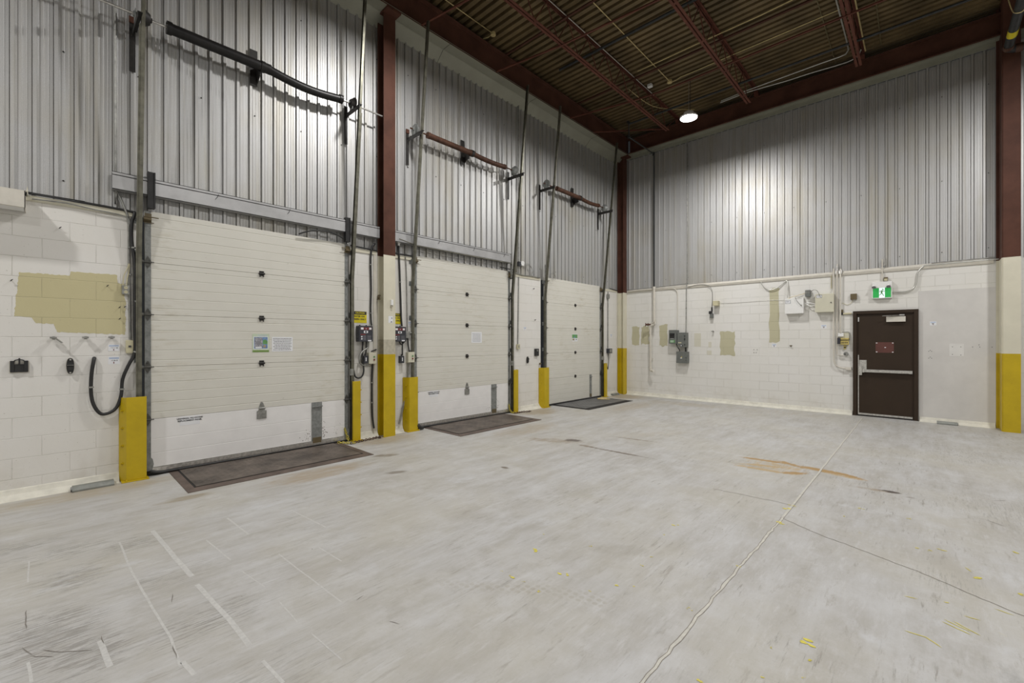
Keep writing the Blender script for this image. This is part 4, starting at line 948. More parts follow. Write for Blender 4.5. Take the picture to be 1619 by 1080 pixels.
m.prism([(2.0, 1.51), (2.058, 1.51), (2.058, 1.55), (2.03, 1.575), (2.0, 1.56)], 'x', x + 0.0008, x + 0.0012, 3); m.prism([(2.0, 1.465), (2.03, 1.46), (2.04, 1.49), (2.01, 1.505)], 'x', x + 0.0012, x + 0.0016, 5)
m.build('poster_photo', ['paper', 'sky_blue', 'photo_grey', 'green', 'ink_grey', 'photo_brown'], t)
m = MB(); m.box(X + 0.001, X + 0.0014, 1.875, 2.075, 1.403, 1.428, 0); m.build('green_footer', 'olive_green', t)
m = MB(); lines_mesh(m, 1.92, 2.07, 1.615, 1.638, 2, X + 0.001, 0, rr, 0.3, 0.45); m.build('poster_print', 'ink_blue', t)
t = thing('taped_notice', (X, 2.247, 1.51), 'white page of black text beside the poster on the nearest dock door', 'notice')
m = MB(); m.box(X, X + 0.001, 2.112, 2.383, 1.408, 1.608); m.build('notice_sheet', 'paper', t)
m = MB(); lines_mesh(m, 2.125, 2.37, 1.42, 1.597, 8, X + 0.001, 0, rr); m.build('printed_text', 'ink', t)
t = thing('taped_notice', (X, 5.87, 1.62), 'small white printed page on the middle dock door', 'notice')
m = MB(); m.box(X, X + 0.001, 5.735, 6.015, 1.513, 1.728); m.build('notice_sheet', 'paper', t)
m = MB(); lines_mesh(m, 5.755, 5.995, 1.53, 1.705, 7, X + 0.001, 0, rr); m.build('printed_text', 'ink_grey', t)
t = thing('taped_poster', (X, 9.23, 1.63), 'small green and white poster on the farthest dock door', 'poster')
m = MB(); m.box(X, X + 0.001, 9.12, 9.36, 1.535, 1.725); m.build('poster_sheet', 'paper', t)
m = MB(); x = X + 0.001; m.box(x, x + 0.0004, 9.125, 9.355, 1.62, 1.712, 0); m.prism([(9.20, 1.62), (9.26, 1.62), (9.235, 1.69)], 'x', x + 0.0004, x + 0.0008, 1); m.box(x, x + 0.0004, 9.14, 9.23, 1.56, 1.605, 2); m.box(x, x + 0.0004, 9.28, 9.33, 1.575, 1.595, 3)
m.build('poster_photo', ['green', 'sky_blue', 'photo_brown', 'ink'], t)

# ------------------------------------------------------------------ things on the left wall, before the nearest door
t = thing('wall_trough', (0.1, -1.2, 2.9), 'white sheet metal trough at the top of the block wall, left edge', 'light fitting')
m = MB(); m.prism([(0.0, 3.04), (0.16, 3.0), (0.27, 2.99), (0.27, 2.83), (0.235, 2.83), (0.235, 2.955), (0.0, 2.99)], 'y', -3.2, -0.14); m.box(0.0, 0.27, -0.145, -0.14, 2.83, 3.0)
m.build('trough_body', 'white_pipe', t)
m = MB(); m.box(0.03, 0.235, -3.2, -0.15, 2.835, 2.86); m.build('trough_lens', 'white', t)
m = MB(); m.box(0.0, 0.05, -0.165, -0.13, 3.0, 3.035); m.prism([(-0.125, 3.0), (-0.13, 3.09), (-0.145, 3.0)], 'x', 0.0, 0.05)
o = m.build('beam_clamp', 'cream', None, 0.002, (0, -0.13, 3.0)); tag(o, 'small cream metal clamp on top of the block wall beside the trough', 'clamp')
pipe('heavy_cable', [(0.02, Y0 + 0.3, 3.03), (0.02, -0.3, 3.03), (0.018, 0.1, 3.026), (0.02, 0.45, 3.02), (0.022, 0.69, 3.008)], 0.013, 'black', 'black cable lying along the top of the blocks at far left', 'cable', None, 2)
pipe('wire_bundle', [(0.03, -0.10, 2.975), (0.03, 0.15, 2.985), (0.03, 0.35, 2.965), (0.032, 0.52, 2.955), (0.035, 0.62, 2.93), (0.03, 0.645, 2.86)], 0.008, 'galv', 'thin grey wires along the wall top into the corner by the nearest door', 'cable', None, 3)
pipe('wall_conduit', [(0.005, 0.523, 6.4), (0.005, 0.525, 3.32), (0.012, 0.535, 3.22), (0.03, 0.60, 3.02), (0.02, 0.630, 2.88), (0.016, 0.634, 2.4), (0.016, 0.644, 1.57)], 0.011, 'galv', 'grey conduit running down the metal and block wall to a switch box', 'conduit', None, 3,
     straps=[((0.03, 0.635, 2.6), (0, 0, 1)), ((0.024, 0.645, 2.3), (0, 0, 1)), ((0.005, 0.524, 5.0), (0, 0, 1))])
hose = [(a_, min(b_, 0.680) if c_ > 1.4 else b_, c_) for a_, b_, c_ in [(0.05, 0.70, 3.0), (0.055, 0.675, 2.96), (0.05, 0.655, 2.88), (0.05, 0.653, 2.68), (0.05, 0.68, 2.40), (0.05, 0.691, 2.05), (0.05, 0.696, 1.69), (0.05, 0.685, 1.43), (0.045, 0.626, 1.28), (0.04, 0.578, 1.127), (0.04, 0.566, 0.953), (0.04, 0.526, 0.818), (0.04, 0.454, 0.764), (0.04, 0.394, 0.775), (0.04, 0.345, 0.872), (0.04, 0.325, 1.01), (0.04, 0.33, 1.21), (0.03, 0.348, 1.35), (0.005, 0.352, 1.37)]]
hs = [((0.05, 0.667, 2.6), (0, 0, 1)), ((0.05, 0.692, 2.0), (0, 0, 1)), ((0.05, 0.685, 1.43), (0, .4, .9)), ((0.04, 0.572, 1.02), (0, 0, 1)), ((0.04, 0.326, 1.06), (0, 0, 1))]
pipe('flexible_hose', hose, 0.0165, 'black', 'thick black cable looping down beside the nearest door and into the block wall', 'cable', None, 4, straps=hs, n=10)
t = thing('power_outlet', (0.0, 0.605, 2.12), 'grey four-way power outlet box on the block wall', 'outlet')
m = MB(); m.box(0, 0.045, 0.572, 0.640, 2.073, 2.172); m.build('outlet_box', 'box_grey', t, 0.004); t.children[0].data.materials[0] = M['galv']
for z in (2.147, 2.10):
    m = MB(); m.cyl((0.045, 0.606, z), (0.048, 0.606, z), 0.017, 12); m.box(0.048, 0.0485, 0.598, 0.601, z - 0.005, z + 0.006, 1); m.box(0.048, 0.0485, 0.611, 0.614, z - 0.005, z + 0.006, 1); m.build('socket', ['beige_plastic', 'ink'], t)
pipe('wire_bundle', [(0.03, 0.632, 2.42), (0.03, 0.618, 2.36), (0.03, 0.59, 2.28), (0.03, 0.582, 2.17)], 0.005, 'beige_plastic', 'thin beige wire curving into the left of the grey outlet box', 'cable', None, 3)
pipe('wire_bundle', [(0.03, 0.637, 2.42), (0.03, 0.632, 2.33), (0.03, 0.618, 2.25), (0.03, 0.612, 2.17)], 0.005, 'beige_plastic', 'thin beige wire curving into the middle of the grey outlet box', 'cable', None, 3)
t = thing('switch_box', (0.0, 0.645, 1.49), 'beige square switch box at the foot of the wall conduit', 'switch')
m = MB(); m.box(0, 0.04, 0.607, 0.683, 1.417, 1.562); m.build('box_body', 'beige_plastic', t, 0.004)
m = MB(); m.box(0.04, 0.046, 0.628, 0.650, 1.483, 1.503); m.build('button', 'box_dark', t)
def wall_anchor(y, z, label, lever=False):
    m = MB(); m.cyl((0, y, z), (0.05, y, z), 0.008, 8); m.cyl((0.018, y, z), (0.034, y, z), 0.018, 6); m.box(0.034, 0.07, y - 0.028, y + 0.022, z - 0.006, z + 0.012)
    if lever: m.bar((0.06, y + 0.01, z), (0.085, y + 0.06, z - 0.05), 0.016, 0.01)
    o = m.build('wall_anchor', 'galv', None, 0, (0, y, z)); tag(o, label, 'bolt', 'rusty anchors below the beige paint')
wall_anchor(0.05, 1.585, 'leftmost anchor bolt below the beige paint, with a hanging lever', True)
wall_anchor(0.285, 1.589, 'middle anchor bolt below the beige paint')
wall_anchor(0.49, 1.592, 'anchor bolt below the beige paint, closest to the switch box')
for y, z, lb in ((0.095, 2.723, 'nail in the upper blocks above the beige paint'), (-0.236, 2.148, 'screw left of the beige paint at the picture edge'), (0.456, 2.156, 'screw standing in the beige paint left of the outlet'),
                 (0.555, 1.927, 'short screw below the grey outlet box'), (0.60, 1.935, 'dark rubber plug below and right of the grey outlet'), (0.556, 1.80, 'small anchor at the lower right corner of the beige paint')):
    m = MB(); m.cyl((0, y, z), (0.028, y, z + 0.003), 0.004, 7); m.bar((0.024, y - 0.008, z - 0.009), (0.030, y + 0.010, z + 0.010), 0.005, 0.005)
    o = m.build('wall_screw', 'black_steel', None, 0, (0, y, z)); tag(o, lb, 'screw')
def wall_label(y0, y1, z0, z1, label, x=0.0, axis='L', seed=0):
    r = random.Random(seed)
    if axis == 'L':
        t = thing('handwritten_tag', (x, (y0 + y1) / 2, (z0 + z1) / 2), label, 'label'); m = MB(); m.box(x, x + 0.001, y0, y1, z0, z1); m.build('tag_sheet', 'paper', t)
        h = z1 - z0; c = (y0 + y1) / 2; W = y1 - y0
        m = MB(); m.box(x + .001, x + .0014, y0 + W * .08, y1 - W * .08, z1 - h * .32, z1 - h * .12, 0)
        for k in range(5): a = y0 + W * (.25 + .12 * k); m.box(x + .001, x + .0016, a, a + W * r.uniform(.03, .09), z0 + h * r.uniform(.38, .46), z0 + h * r.uniform(.5, .6), 1)
        m.box(x + .001, x + .0016, c - W * .06, c + W * .02, z0 + h * .08, z0 + h * .3, 2); m.build('tag_print', ['ink_blue', 'ink', 'ink_red'], t)
    else:
        y = YB - 0.0 - x
        t = thing('handwritten_tag', ((y0 + y1) / 2, y, (z0 + z1) / 2), label, 'label'); m = MB(); m.box(y0, y1, y - .001, y, z0, z1); m.build('tag_sheet', 'paper', t)
        h = z1 - z0; W = y1 - y0; m = MB(); m.box(y0 + W * .1, y1 - W * .1, y - .0014, y - .001, z1 - h * .35, z1 - h * .12, 0); m.box(y0 + W * .3, y0 + W * .65, y - .0016, y - .001, z0 + h * .35, z0 + h * .5, 1); m.box(y0 + W * .45, y0 + W * .55, y - .0016, y - .001, z0 + h * .1, z0 + h * .3, 2)
        m.build('tag_print', ['ink_blue', 'ink', 'ink_red'], t)
wall_label(0.463, 0.557, 1.442, 1.517, 'upper of two white tags left of the beige switch box', 0.0012, 'L', 1)
wall_label(0.463, 0.559, 1.298, 1.382, 'lower of two white tags left of the beige switch box', 0.0, 'L', 2)
# black plastic holders
t = thing('wall_holder', (0, -0.185, 1.31), 'black plastic wall holder with an arched top at the far left', 'holder')
m = MB(); y0, y1, z0 = -0.245, -0.125, 1.247
m.box(0.004, 0.03, y0, y0 + 0.028, z0, 1.36); m.box(0.004, 0.03, y1 - 0.028, y1, z0, 1.36); m.box(0.004, 0.022, y0, y1, z0, 1.325)
m.box(0.004, 0.035, -0.19, -0.178, 1.32, 1.385)
m.tube([(0.02, y0 + 0.025, 1.352), (0.024, -0.21, 1.365), (0.026, -0.185, 1.37), (0.024, -0.16, 1.365), (0.02, y1 - 0.025, 1.352)], 0.006, 6, 0, 3); m.build('holder_body', 'black', t, 0.003)
m = MB(); m.box(0, 0.004, y0 - 0.006, y1 + 0.008, z0 - 0.006, 1.358); m.build('back_plate', 'white_pipe', t)
def oval_clip(y, z, h, wd, label, x=0.0, lean=0):
    t = thing('wall_clip', (x, y, z), label, 'clip')
    n = 20; ov = [(y + wd / 2 * abs(math.cos(6.283 * i / n)) ** .7 * (1 if math.cos(6.283 * i / n) > 0 else -1), z + h / 2 * math.sin(6.283 * i / n)) for i in range(n)]
    m = MB(); m.prism([(y + (a - y) * 1.13, z + (b - z) * 1.05) for a, b in ov], 'x', x, x + 0.004); m.build('backing', 'white_pipe', t)
    m = MB(); m.prism(ov, 'x', x + 0.004, x + 0.035); m.box(x + 0.035, x + 0.05, y - wd * .45, y + wd * .45, z + h * .05, z + h * .2); m.box(x + 0.035, x + 0.042, y - wd * .3, y + wd * .3, z - h * .28, z - h * .02); m.build('clip_body', 'black', t, 0.002)
    m = MB(); m.cyl((x + .035, y, z + h * .4), (x + .04, y, z + h * .4), 0.008, 8); m.cyl((x + .035, y, z - h * .42), (x + .042, y, z - h * .42), 0.008, 8); m.box(x + .05, x + .051, y - wd * .42, y + wd * .42, z + h * .05, z + h * .065); m.build('screw_heads', 'chrome', t)
oval_clip(0.17, 1.293, 0.165, 0.058, 'black oval plastic clip right of the arched holder')
m = MB(); r = MB()
# low zinc boxes on the floor
def floor_box(x0, x1, y0, y1, label, along='y', rot=0):
    t = thing('rodent_trap', ((x0 + x1) / 2, (y0 + y1) / 2, 0), label, 'trap', 'low zinc boxes along the walls')
    m = MB(); h = 0.05
    if along == 'y':
        m.prism([(x0, 0), (x1, 0), (x1, 0.018), (x1 - 0.03, h), (x0, h)], 'y', y0, y1)
    else:
        m.prism([(y1, 0), (y0, 0), (y0, 0.018), (y0 + 0.03, h), (y1, h)], 'x', x0, x1)
    m.build('trap_body', 'trap', t, 0.003)
    m = MB()
    if along == 'y': m.cyl(((x0 + x1) / 2 + .01, y0 - 0.012, 0.026), ((x0 + x1) / 2 + .01, y0 + 0.005, 0.026), 0.024, 14)
    else: m.cyl((x1 - 0.005, (y0 + y1) / 2, 0.026), (x1 + 0.012, (y0 + y1) / 2, 0.026), 0.024, 14)
    m.build('trap_entrance', 'galv_dull', t)
floor_box(0.07, 0.17, 0.18, 0.50, 'low zinc box on the floor left of the nearest dock door')
floor_box(6.69, 6.96, 11.40, 11.49, 'low zinc box on the floor right of the brown door', 'x')
floor_box(0.05, 0.15, 10.95, 11.28, 'low dark zinc box on the floor beside the corner column')

# ------------------------------------------------------------------ dock controls beside the column
def caution(yc, zc, label):
    t = thing('caution_sign', (0, yc, zc), label, 'sign', 'yellow caution signs by the dock controls')
    w2, h2 = 0.125, 0.092
    m = MB(); m.box(0.001, 0.003, yc - w2, yc + w2, zc - h2, zc + h2); m.build('sign_plate', 'sign_yellow', t)
    m = MB(); m.box(0.003, 0.0034, yc - w2 + 0.004, yc + w2 - 0.004, zc + 0.038, zc + h2 - 0.003); m.build('black_header', 'ink', t)
    text('CAUTION', 0.034, t, 'sign_lettering', 'sign_yellow', (0.0042, yc + 0.012, zc + 0.064), 'L')
    text('ENTER ON', 0.038, t, 'sign_lettering', 'ink', (0.0037, yc, zc + 0.010), 'L', extr=0.0008); text('GREEN ONLY', 0.036, t, 'sign_lettering', 'ink', (0.0037, yc, zc - 0.035), 'L', extr=0.0008)
    m = MB(); m.prism([(yc - 0.118, zc + 0.053), (yc - 0.09, zc + 0.053), (yc - 0.104, zc + 0.078)], 'x', 0.0034, 0.004); m.build('warning_triangle', 'sign_yellow', t)
caution(3.395, 1.93, 'yellow caution sign left of the column by the nearest door')
caution(4.04, 1.93, 'yellow caution sign right of the column, half hidden by it')
def control(yc, zc, label):
    t = thing('control_box', (0, yc, zc), label, 'control box', 'dark dock control boxes either side of the column')
    w2, h2, dp = 0.115, 0.125, 0.11
    m = MB(); m.box(0, dp, yc - w2, yc + w2, zc - h2, zc + h2); 
    for k in range(6): m.box(0.015 + 0.0, dp - 0.01, yc - w2 - 0.008, yc - w2, zc - h2 + 0.02 + k * 0.04, zc - h2 + 0.04 + k * 0.04)
    m.build('control_body', 'box_dark', t, 0.004)
    x = dp
    m = MB(); m.box(x, x + .001, yc - .095, yc + .095, zc + .062, zc + .102, 0); m.box(x + .001, x + .0015, yc - .09, yc - .045, zc + .066, zc + .098, 1); m.box(x + .001, x + .0015, yc + .05, yc + .09, zc + .066, zc + .098, 1)
    m.prism([(yc - .008, zc + .074), (yc + .008, zc + .074), (yc, zc + .09)], 'x', x + .001, x + .002, 1)
    m.box(x, x + .001, yc - .04, yc + .03, zc + .012, zc + .048, 1); m.box(x + .001, x + .0015, yc - .02, yc + .01, zc + .018, zc + .042, 3)
    m.box(x, x + .001, yc - .095, yc - .01, zc - .02, zc - .002, 0)
    r = random.Random(9)
    for k in range(5): m.box(x, x + .001, yc - .05, yc - .005, zc - .035 - k * .016, zc - .029 - k * .016, 2); m.box(x, x + .001, yc + .02, yc + .085, zc - .035 - k * .016, zc - .030 - k * .016, 2)
    for dz in (-.05, -.085): m.prism([(yc - .09, zc + dz), (yc - .07, zc + dz - .01), (yc - .06, zc + dz + .01), (yc - .075, zc + dz + .018)], 'x', x, x + .0012, 1)
    m.box(x, x + .001, yc + .03, yc + .09, zc - .118, zc - .098, 1)
    m.build('printed_label', ['ink_red', 'paper', 'ink_grey', 'box_dark'], t)
    m = MB()
    for a in (-.08, .03): m.cyl((dp * .5, yc + a, zc + h2), (dp * .5, yc + a, zc + h2 + .015), .012, 8)
    m.build('gland', 'black', t)
control(3.455, 1.665, 'dark dock control box on the blocks left of the column')
control(4.07, 1.665, 'dark dock control box right of the column, half hidden by it')
def pushbox(yc, zc, label):
    t = thing('push_button_station', (0, yc, zc), label, 'button box', 'push button boxes under the dock controls')
    m = MB(); m.box(0, .085, yc - .065, yc + .065, zc - .09, zc + .09); m.build('station_body', 'ivory_box', t, 0.005)
    m = MB(); m.cyl((.085, yc + .02, zc + .022), (.098, yc + .02, zc + .022), .013, 12); m.build('green_button', 'green', t)
    m = MB(); m.cyl((.085, yc + .02, zc - .025), (.098, yc + .02, zc - .025), .013, 12); m.build('red_button', 'ink_red', t)
pushbox(3.585, 1.275, 'ivory button box with red and green buttons left of the column')
pushbox(4.31, 1.27, 'ivory button box beside the track of the middle dock door')
def blackbox(yc, zc, label):
    m = MB(); m.box(0, .07, yc - .035, yc + .035, zc - .065, zc + .055); m.cyl((.035, yc, zc + .055), (.035, yc, zc + .085), .01, 8); m.box(.07, .071, yc - .008, yc + .008, zc - .03, zc + .03, 1)
    o = m.build('transformer_box', ['box_dark', 'paper'], None, .003, (0, yc, zc)); tag(o, label, 'transformer')
blackbox(3.475, 1.26, 'small black box with white mark left of the ivory button box')
blackbox(4.14, 1.24, 'small black box right of the column below the half hidden control')
m = MB(); m.box(0, .06, 4.20, 4.295, 1.60, 1.715); m.cyl((.03, 4.295, 1.66), (.03, 4.32, 1.66), .012, 8); o = m.build('junction_box', 'galv', None, .003, (0, 4.25, 1.66)); tag(o, 'grey junction box beside the right dock control box', 'junction box')
cg2 = 'cables around the dock controls'
pipe('control_cable', [(.02, 3.66, 3.13), (.03, 3.62, 3.10), (.03, 3.588, 3.02), (.03, 3.578, 2.90), (.03, 3.576, 2.75), (.025, 3.585, 2.4), (.025, 3.578, 2.1), (.03, 3.58, 1.9), (.045, 3.585, 1.80)], .014, 'black', 'black cable down the blocks into the left control box', 'cable', cg2, 4, straps=[((.028, 3.576, 2.78), (0, 0, 1)), ((.025, 3.583, 2.0), (0, 0, 1))])
pipe('control_cable', [(.05, 3.52, 1.54), (.06, 3.51, 1.45), (.08, 3.40, 1.38), (.09, 3.36, 1.30), (.08, 3.36, 1.22), (.06, 3.42, 1.17), (.05, 3.50, 1.165), (.04, 3.56, 1.19)], .013, 'galv', 'grey flexible conduit looping from the left control box to the button box', 'cable', cg2, 4)
pipe('control_cable', [(.05, 3.49, 1.54), (.06, 3.48, 1.42), (.06, 3.47, 1.32)], .011, 'black', 'short black cable from the left control box to the small black box', 'cable', cg2, 3)
pipe('control_cable', [(.05, 3.43, 1.54), (.05, 3.42, 1.30), (.06, 3.44, 1.10), (.05, 3.42, 1.0), (.05, 3.36, .97), (.05, 3.30, 1.0), (.04, 3.28, 1.1)], .013, 'black', 'black cable hanging in a loop under the left control box', 'cable', cg2, 4)
pipe('control_cable', [(.045, 3.60, 1.18), (.03, 3.598, 1.0), (.03, 3.596, .7), (.03, 3.60, .4), (.03, 3.615, .25), (.045, 3.625, .14)], .015, 'black', 'black hose down the blocks from the left button box to the floor', 'cable', cg2, 3, straps=[((.03, 3.598, .88), (0, 0, 1)), ((.03, 3.598, .56), (0, 0, 1))])
pipe('control_cable', [(.03, 3.585, 1.38), (.03, 3.64, 1.40), (.02, 3.68, 1.41)], .010, 'black', 'short black cable from the left button box to the white corner strip', 'cable', cg2, 2)
pipe('control_cable', [(.03, 4.09, 3.17), (.03, 4.10, 2.95), (.03, 4.115, 2.6), (.03, 4.13, 2.2), (.03, 4.14, 1.95), (.045, 4.145, 1.80)], .016, 'black', 'black cable down the blocks into the right control box', 'cable', cg2, 3, straps=[((.03, 4.118, 2.55), (0, 0, 1))])
m = MB(); m.cyl((.02, 4.09, 3.255), (.06, 4.09, 3.255), .055, 20); m.cyl((.03, 4.09, 3.21), (.03, 4.09, 3.165), .02, 10); o = m.build('round_box', 'white', None, 0, (.02, 4.09, 3.25)); tag(o, 'round white cover at the top of the cable right of the column', 'junction box')
pipe('control_cable', [(.04, 4.30, 1.68), (.06, 4.37, 1.70), (.07, 4.40, 1.62), (.06, 4.38, 1.50), (.05, 4.35, 1.36)], .012, 'galv', 'grey flexible conduit arching from the junction box to the right button box', 'cable', cg2, 4)
pipe('control_cable', [(.04, 4.26, 1.60), (.045, 4.27, 1.48), (.045, 4.29, 1.36)], .011, 'black', 'short black cable under the grey junction box', 'cable', cg2, 3)
pipe('control_cable', [(.05, 4.15, 1.54), (.05, 4.15, 1.30)], .011, 'black', 'short black cable into the small box right of the column', 'cable', cg2)
pipe('control_cable', [(.05, 4.09, 1.54), (.05, 4.13, 1.49), (.05, 4.20, 1.55), (.05, 4.24, 1.60)], .012, 'black', 'black cable dipping between the right control and junction box', 'cable', cg2, 3)
pipe('control_cable', [(.045, 4.28, 1.18), (.03, 4.27, .95), (.03, 4.22, .6), (.03, 4.14, .28), (.04, 4.09, .14)], .015, 'galv', 'grey hose slanting down to the floor right of the column', 'cable', cg2, 3, straps=[((.03, 4.25, .85), (0, .1, 1)), ((.03, 4.17, .4), (0, .3, 1))])
pipe('wall_conduit', [(.03, 4.22, 3.0), (.03, 4.235, 2.9), (.03, 4.25, 2.5), (.03, 4.26, 1.9), (.04, 4.26, 1.715)], .008, 'galv', 'thin grey wire down the blocks right of the column', 'conduit', None, 3)
wall_label(4.30, 4.36, 1.80, 1.89, 'white tag above the grey junction box', 0.0, 'L', 4)
pipe('ledge_cable', [(.02, 3.24, 3.04), (.025, 3.45, 3.03), (.02, 3.69, 3.02)], .012, 'black', 'black cable on the wall top between the nearest door and the column', 'cable', None, 2)
pipe('ledge_cable', [(.02, 3.925, 3.04), (.025, 4.1, 3.03), (.02, 4.35, 3.03)], .012, 'black', 'black cable on the wall top right of the first column', 'cable', None, 2)
pipe('ledge_cable', [(.02, 6.55, 3.10), (.025, 6.95, 3.09), (.02, 7.0, 3.09)], .010, 'black', 'short black rod on the wall top right of the middle door', 'cable')
pipe('ledge_conduit', [(.02, 6.90, 3.05), (.03, 7.2, 3.01), (.03, 7.5, 3.02), (.03, 7.84, 3.01)], .012, 'galv', 'grey conduit on the wall top between the middle and farthest doors', 'conduit', None, 2)
pipe('header_conduit', [(.12, 4.05, 3.26), (.12, 4.4, 3.20), (.12, 6.80, 3.195)], .009, 'track', 'thin conduit under the grey channel above the middle dock door', 'conduit')
pipe('header_cable', [(.06, 2.45, 3.07), (.10, 2.62, 3.14), (.10, 2.85, 3.17), (.08, 3.05, 3.13), (.06, 3.14, 3.08)], .010, 'black', 'black cable arching over the right top of the nearest dock door', 'cable', None, 4)
# sensor and plate on the first column
t = thing('column_sensor', (.2, 3.84, 2.15), 'small white sensor with grey base on the first column', 'sensor')
m = MB(); m.box(.2, .235, 3.825, 3.865, 2.13, 2.22); m.build('sensor_body', 'white', t, .004)
m = MB(); m.cyl((.2, 3.845, 2.11), (.225, 3.845, 2.11), .018, 12); m.build('sensor_base', 'taupe', t)
m = MB(); m.box(.2, .2012, 3.795, 3.875, 1.845, 1.955, 0); m.prism([(3.845, 1.925), (3.862, 1.935), (3.862, 1.905)], 'x', .2012, .2016, 1); m.prism([(3.83, 1.855), (3.85, 1.875), (3.865, 1.855)], 'x', .2012, .2016, 1)
o = m.build('column_sticker', ['paper', 'ink'], None, 0, (.2, 3.835, 1.9)); tag(o, 'small white sticker with dark marks on the first column', 'sticker')
m = MB(); m.box(.02, .10, 3.70, 3.712, 2.28, 2.30); m.box(.02, .10, 3.69, 3.71, 2.22, 2.24); m.cyl((.06, 3.68, 2.26), (.06, 3.71, 2.26), .02, 8); o = m.build('column_bracket', 'bronze', None, 0, (.06, 3.7, 2.26)); tag(o, 'small rusty bracket in the left recess of the first column', 'bracket')

# chains on the floor at the right foot of the nearest and middle doors
def chain(pts, name, mat, label, r=0.0055, L=0.042, group=None):
    m = MB(); P = [Vector(p) for p in pts]; acc = 0; k = 0; pos = P[0]; seg = 0; out = []
    tot = [0]
    for a, b in zip(P[:-1], P[1:]): tot.append(tot[-1] + (b - a).length)
    d = 0
    while d < tot[-1]:
        i = max(q for q in range(len(tot)) if tot[q] <= d); i = min(i, len(P) - 2); u = (d - tot[i]) / max(1e-6, tot[i + 1] - tot[i])
        c = P[i].lerp(P[i + 1], u); dr = (P[i + 1] - P[i]).normalized(); side = dr.cross(Vector((0, 0, 1)))
        if side.length < 1e-3: side = Vector((0, 1, 0))
        side.normalize(); v2 = side if k % 2 else dr.cross(side).normalized()
        ring = [c + dr * (math.cos(6.283 * q / 10) * L * 0.55) + v2 * (math.sin(6.283 * q / 10) * L * 0.36) for q in range(11)]
        for p in ring: p.z = max(p.z, r + 0.0005)
        m.tube(ring, r, 5); d += L * 0.78; k += 1
    o = m.build(name, mat, None, 0, pts[0]); tag(o, label, 'chain', group)
chain([(.06, 3.13, .20), (.05, 3.16, .12), (.06, 3.18, .05), (.09, 3.17, .02)], 'pull_chain', 'chain_y', 'yellow chain hanging at the right foot of the nearest door')
chain([(.10, 3.02, .02), (.16, 3.07, .02), (.22, 3.10, .02), (.28, 3.18, .02)], 'pull_chain', 'chain_y', 'yellow chain lying on the leveller corner of the nearest door')
chain([(.26, 3.14, .02), (.24, 3.24, .02), (.22, 3.32, .02), (.21, 3.42, .02), (.20, 3.52, .02), (.17, 3.60, .02), (.22, 3.63, .02), (.16, 3.66, .02)], 'rusty_chain', 'chain_r', 'rusty chain on the floor before the yellow guard left of the column')
chain([(.07, 6.76, .18), (.06, 6.79, .08), (.10, 6.82, .02), (.18, 6.84, .02)], 'pull_chain', 'chain_y', 'yellow chain hanging at the right foot of the middle door')
chain([(.18, 6.82, .02), (.20, 6.95, .02), (.20, 7.05, .02), (.26, 7.15, .02), (.27, 7.24, .02)], 'rusty_chain', 'chain_r', 'rusty chain on the floor right of the middle door')
m = MB(); m.tube([(.11, 4.52, .03), (.14, 4.45, .05), (.12, 4.42, .09), (.07, 4.43, .07), (.05, 4.46, .03)], .03, 8, 0, 4); o = m.build('rubber_scrap', 'black', None, 0, (.1, 4.45, 0)); tag(o, 'crumpled black rubber at the left foot of the middle dock door', 'rubber scrap')
m = MB(); m.tube([(.28, 9.90, .03), (.33, 9.99, .035), (.36, 10.08, .03), (.36, 10.2, .02)], .024, 7, 0, 4); m.tube([(.30, 9.93, .02), (.40, 10.05, .02), (.52, 10.12, .02)], .012, 6, 0, 4); o = m.build('twisted_strap', 'conduit_y', None, 0, (.3, 9.95, 0)); tag(o, 'yellowish twisted strap lying on the grey leveller plate', 'strap')

# ------------------------------------------------------------------ wall between the middle and farthest doors
pipe('wall_conduit', [(.09, 7.27, 7.45), (.03, 7.18, 7.15), (.012, 7.14, 6.95), (.0, 7.135, 6.7), (.0, 7.14, 3.0), (.012, 7.13, 2.95), (.012, 7.10, 1.47)], .011, 'galv', 'thin conduit from roof to pull switch between middle and farthest doors', 'conduit', None, 0, straps=[((.0, 7.14, 4.6), (0, 0, 1)), ((.0, 7.14, 3.6), (0, 0, 1))])
m = MB(); m.box(0, .04, 7.06, 7.145, 1.37, 1.475); m.box(.04, .045, 7.09, 7.115, 1.40, 1.45, 1); o = m.build('switch_box', ['beige_plastic', 'ink_grey'], None, .003, (0, 7.1, 1.42)); tag(o, 'beige switch box at the foot of the thin roof conduit', 'switch')
m = MB(); m.cyl((-.02, 7.25, 3.27), (.03, 7.25, 3.27), .055, 18); m.box(-.02, .02, 7.12, 7.2, 3.2, 3.3, 1); o = m.build('round_box', ['white', 'box_dark'], None, 0, (0, 7.25, 3.27)); tag(o, 'round pale box on the metal wall right of the middle door', 'junction box')
m = MB()
for k in range(3): m.tube([(.02 + .01 * k, 7.29, 3.24 + .01 * k), (.03, 7.45, 3.24 + .02 * k), (.03, 7.58, 3.16), (.03, 7.57 - .02 * k, 3.05), (.03, 7.50, 3.02)], .004, 5, 0, 4)
o = m.build('wire_loop', 'galv', None, 0, (.03, 7.45, 3.1)); tag(o, 'loop of thin wires beside the round pale box', 'cable')
m = MB()
for k in range(2): m.tube([(.08, 8.13, 3.12), (.10, 8.25, 3.13 + .03 * k), (.10, 8.36, 3.06), (.10, 8.30, 3.0), (.09, 8.2, 3.04)], .004, 5, 0, 4)
o = m.build('wire_loop', 'galv', None, 0, (.1, 8.25, 3.05)); tag(o, 'curled wire at the left top of the farthest door', 'cable')
oval_clip(7.42, 1.12, 0.15, 0.055, 'black plastic clip on the blocks between middle and farthest doors')
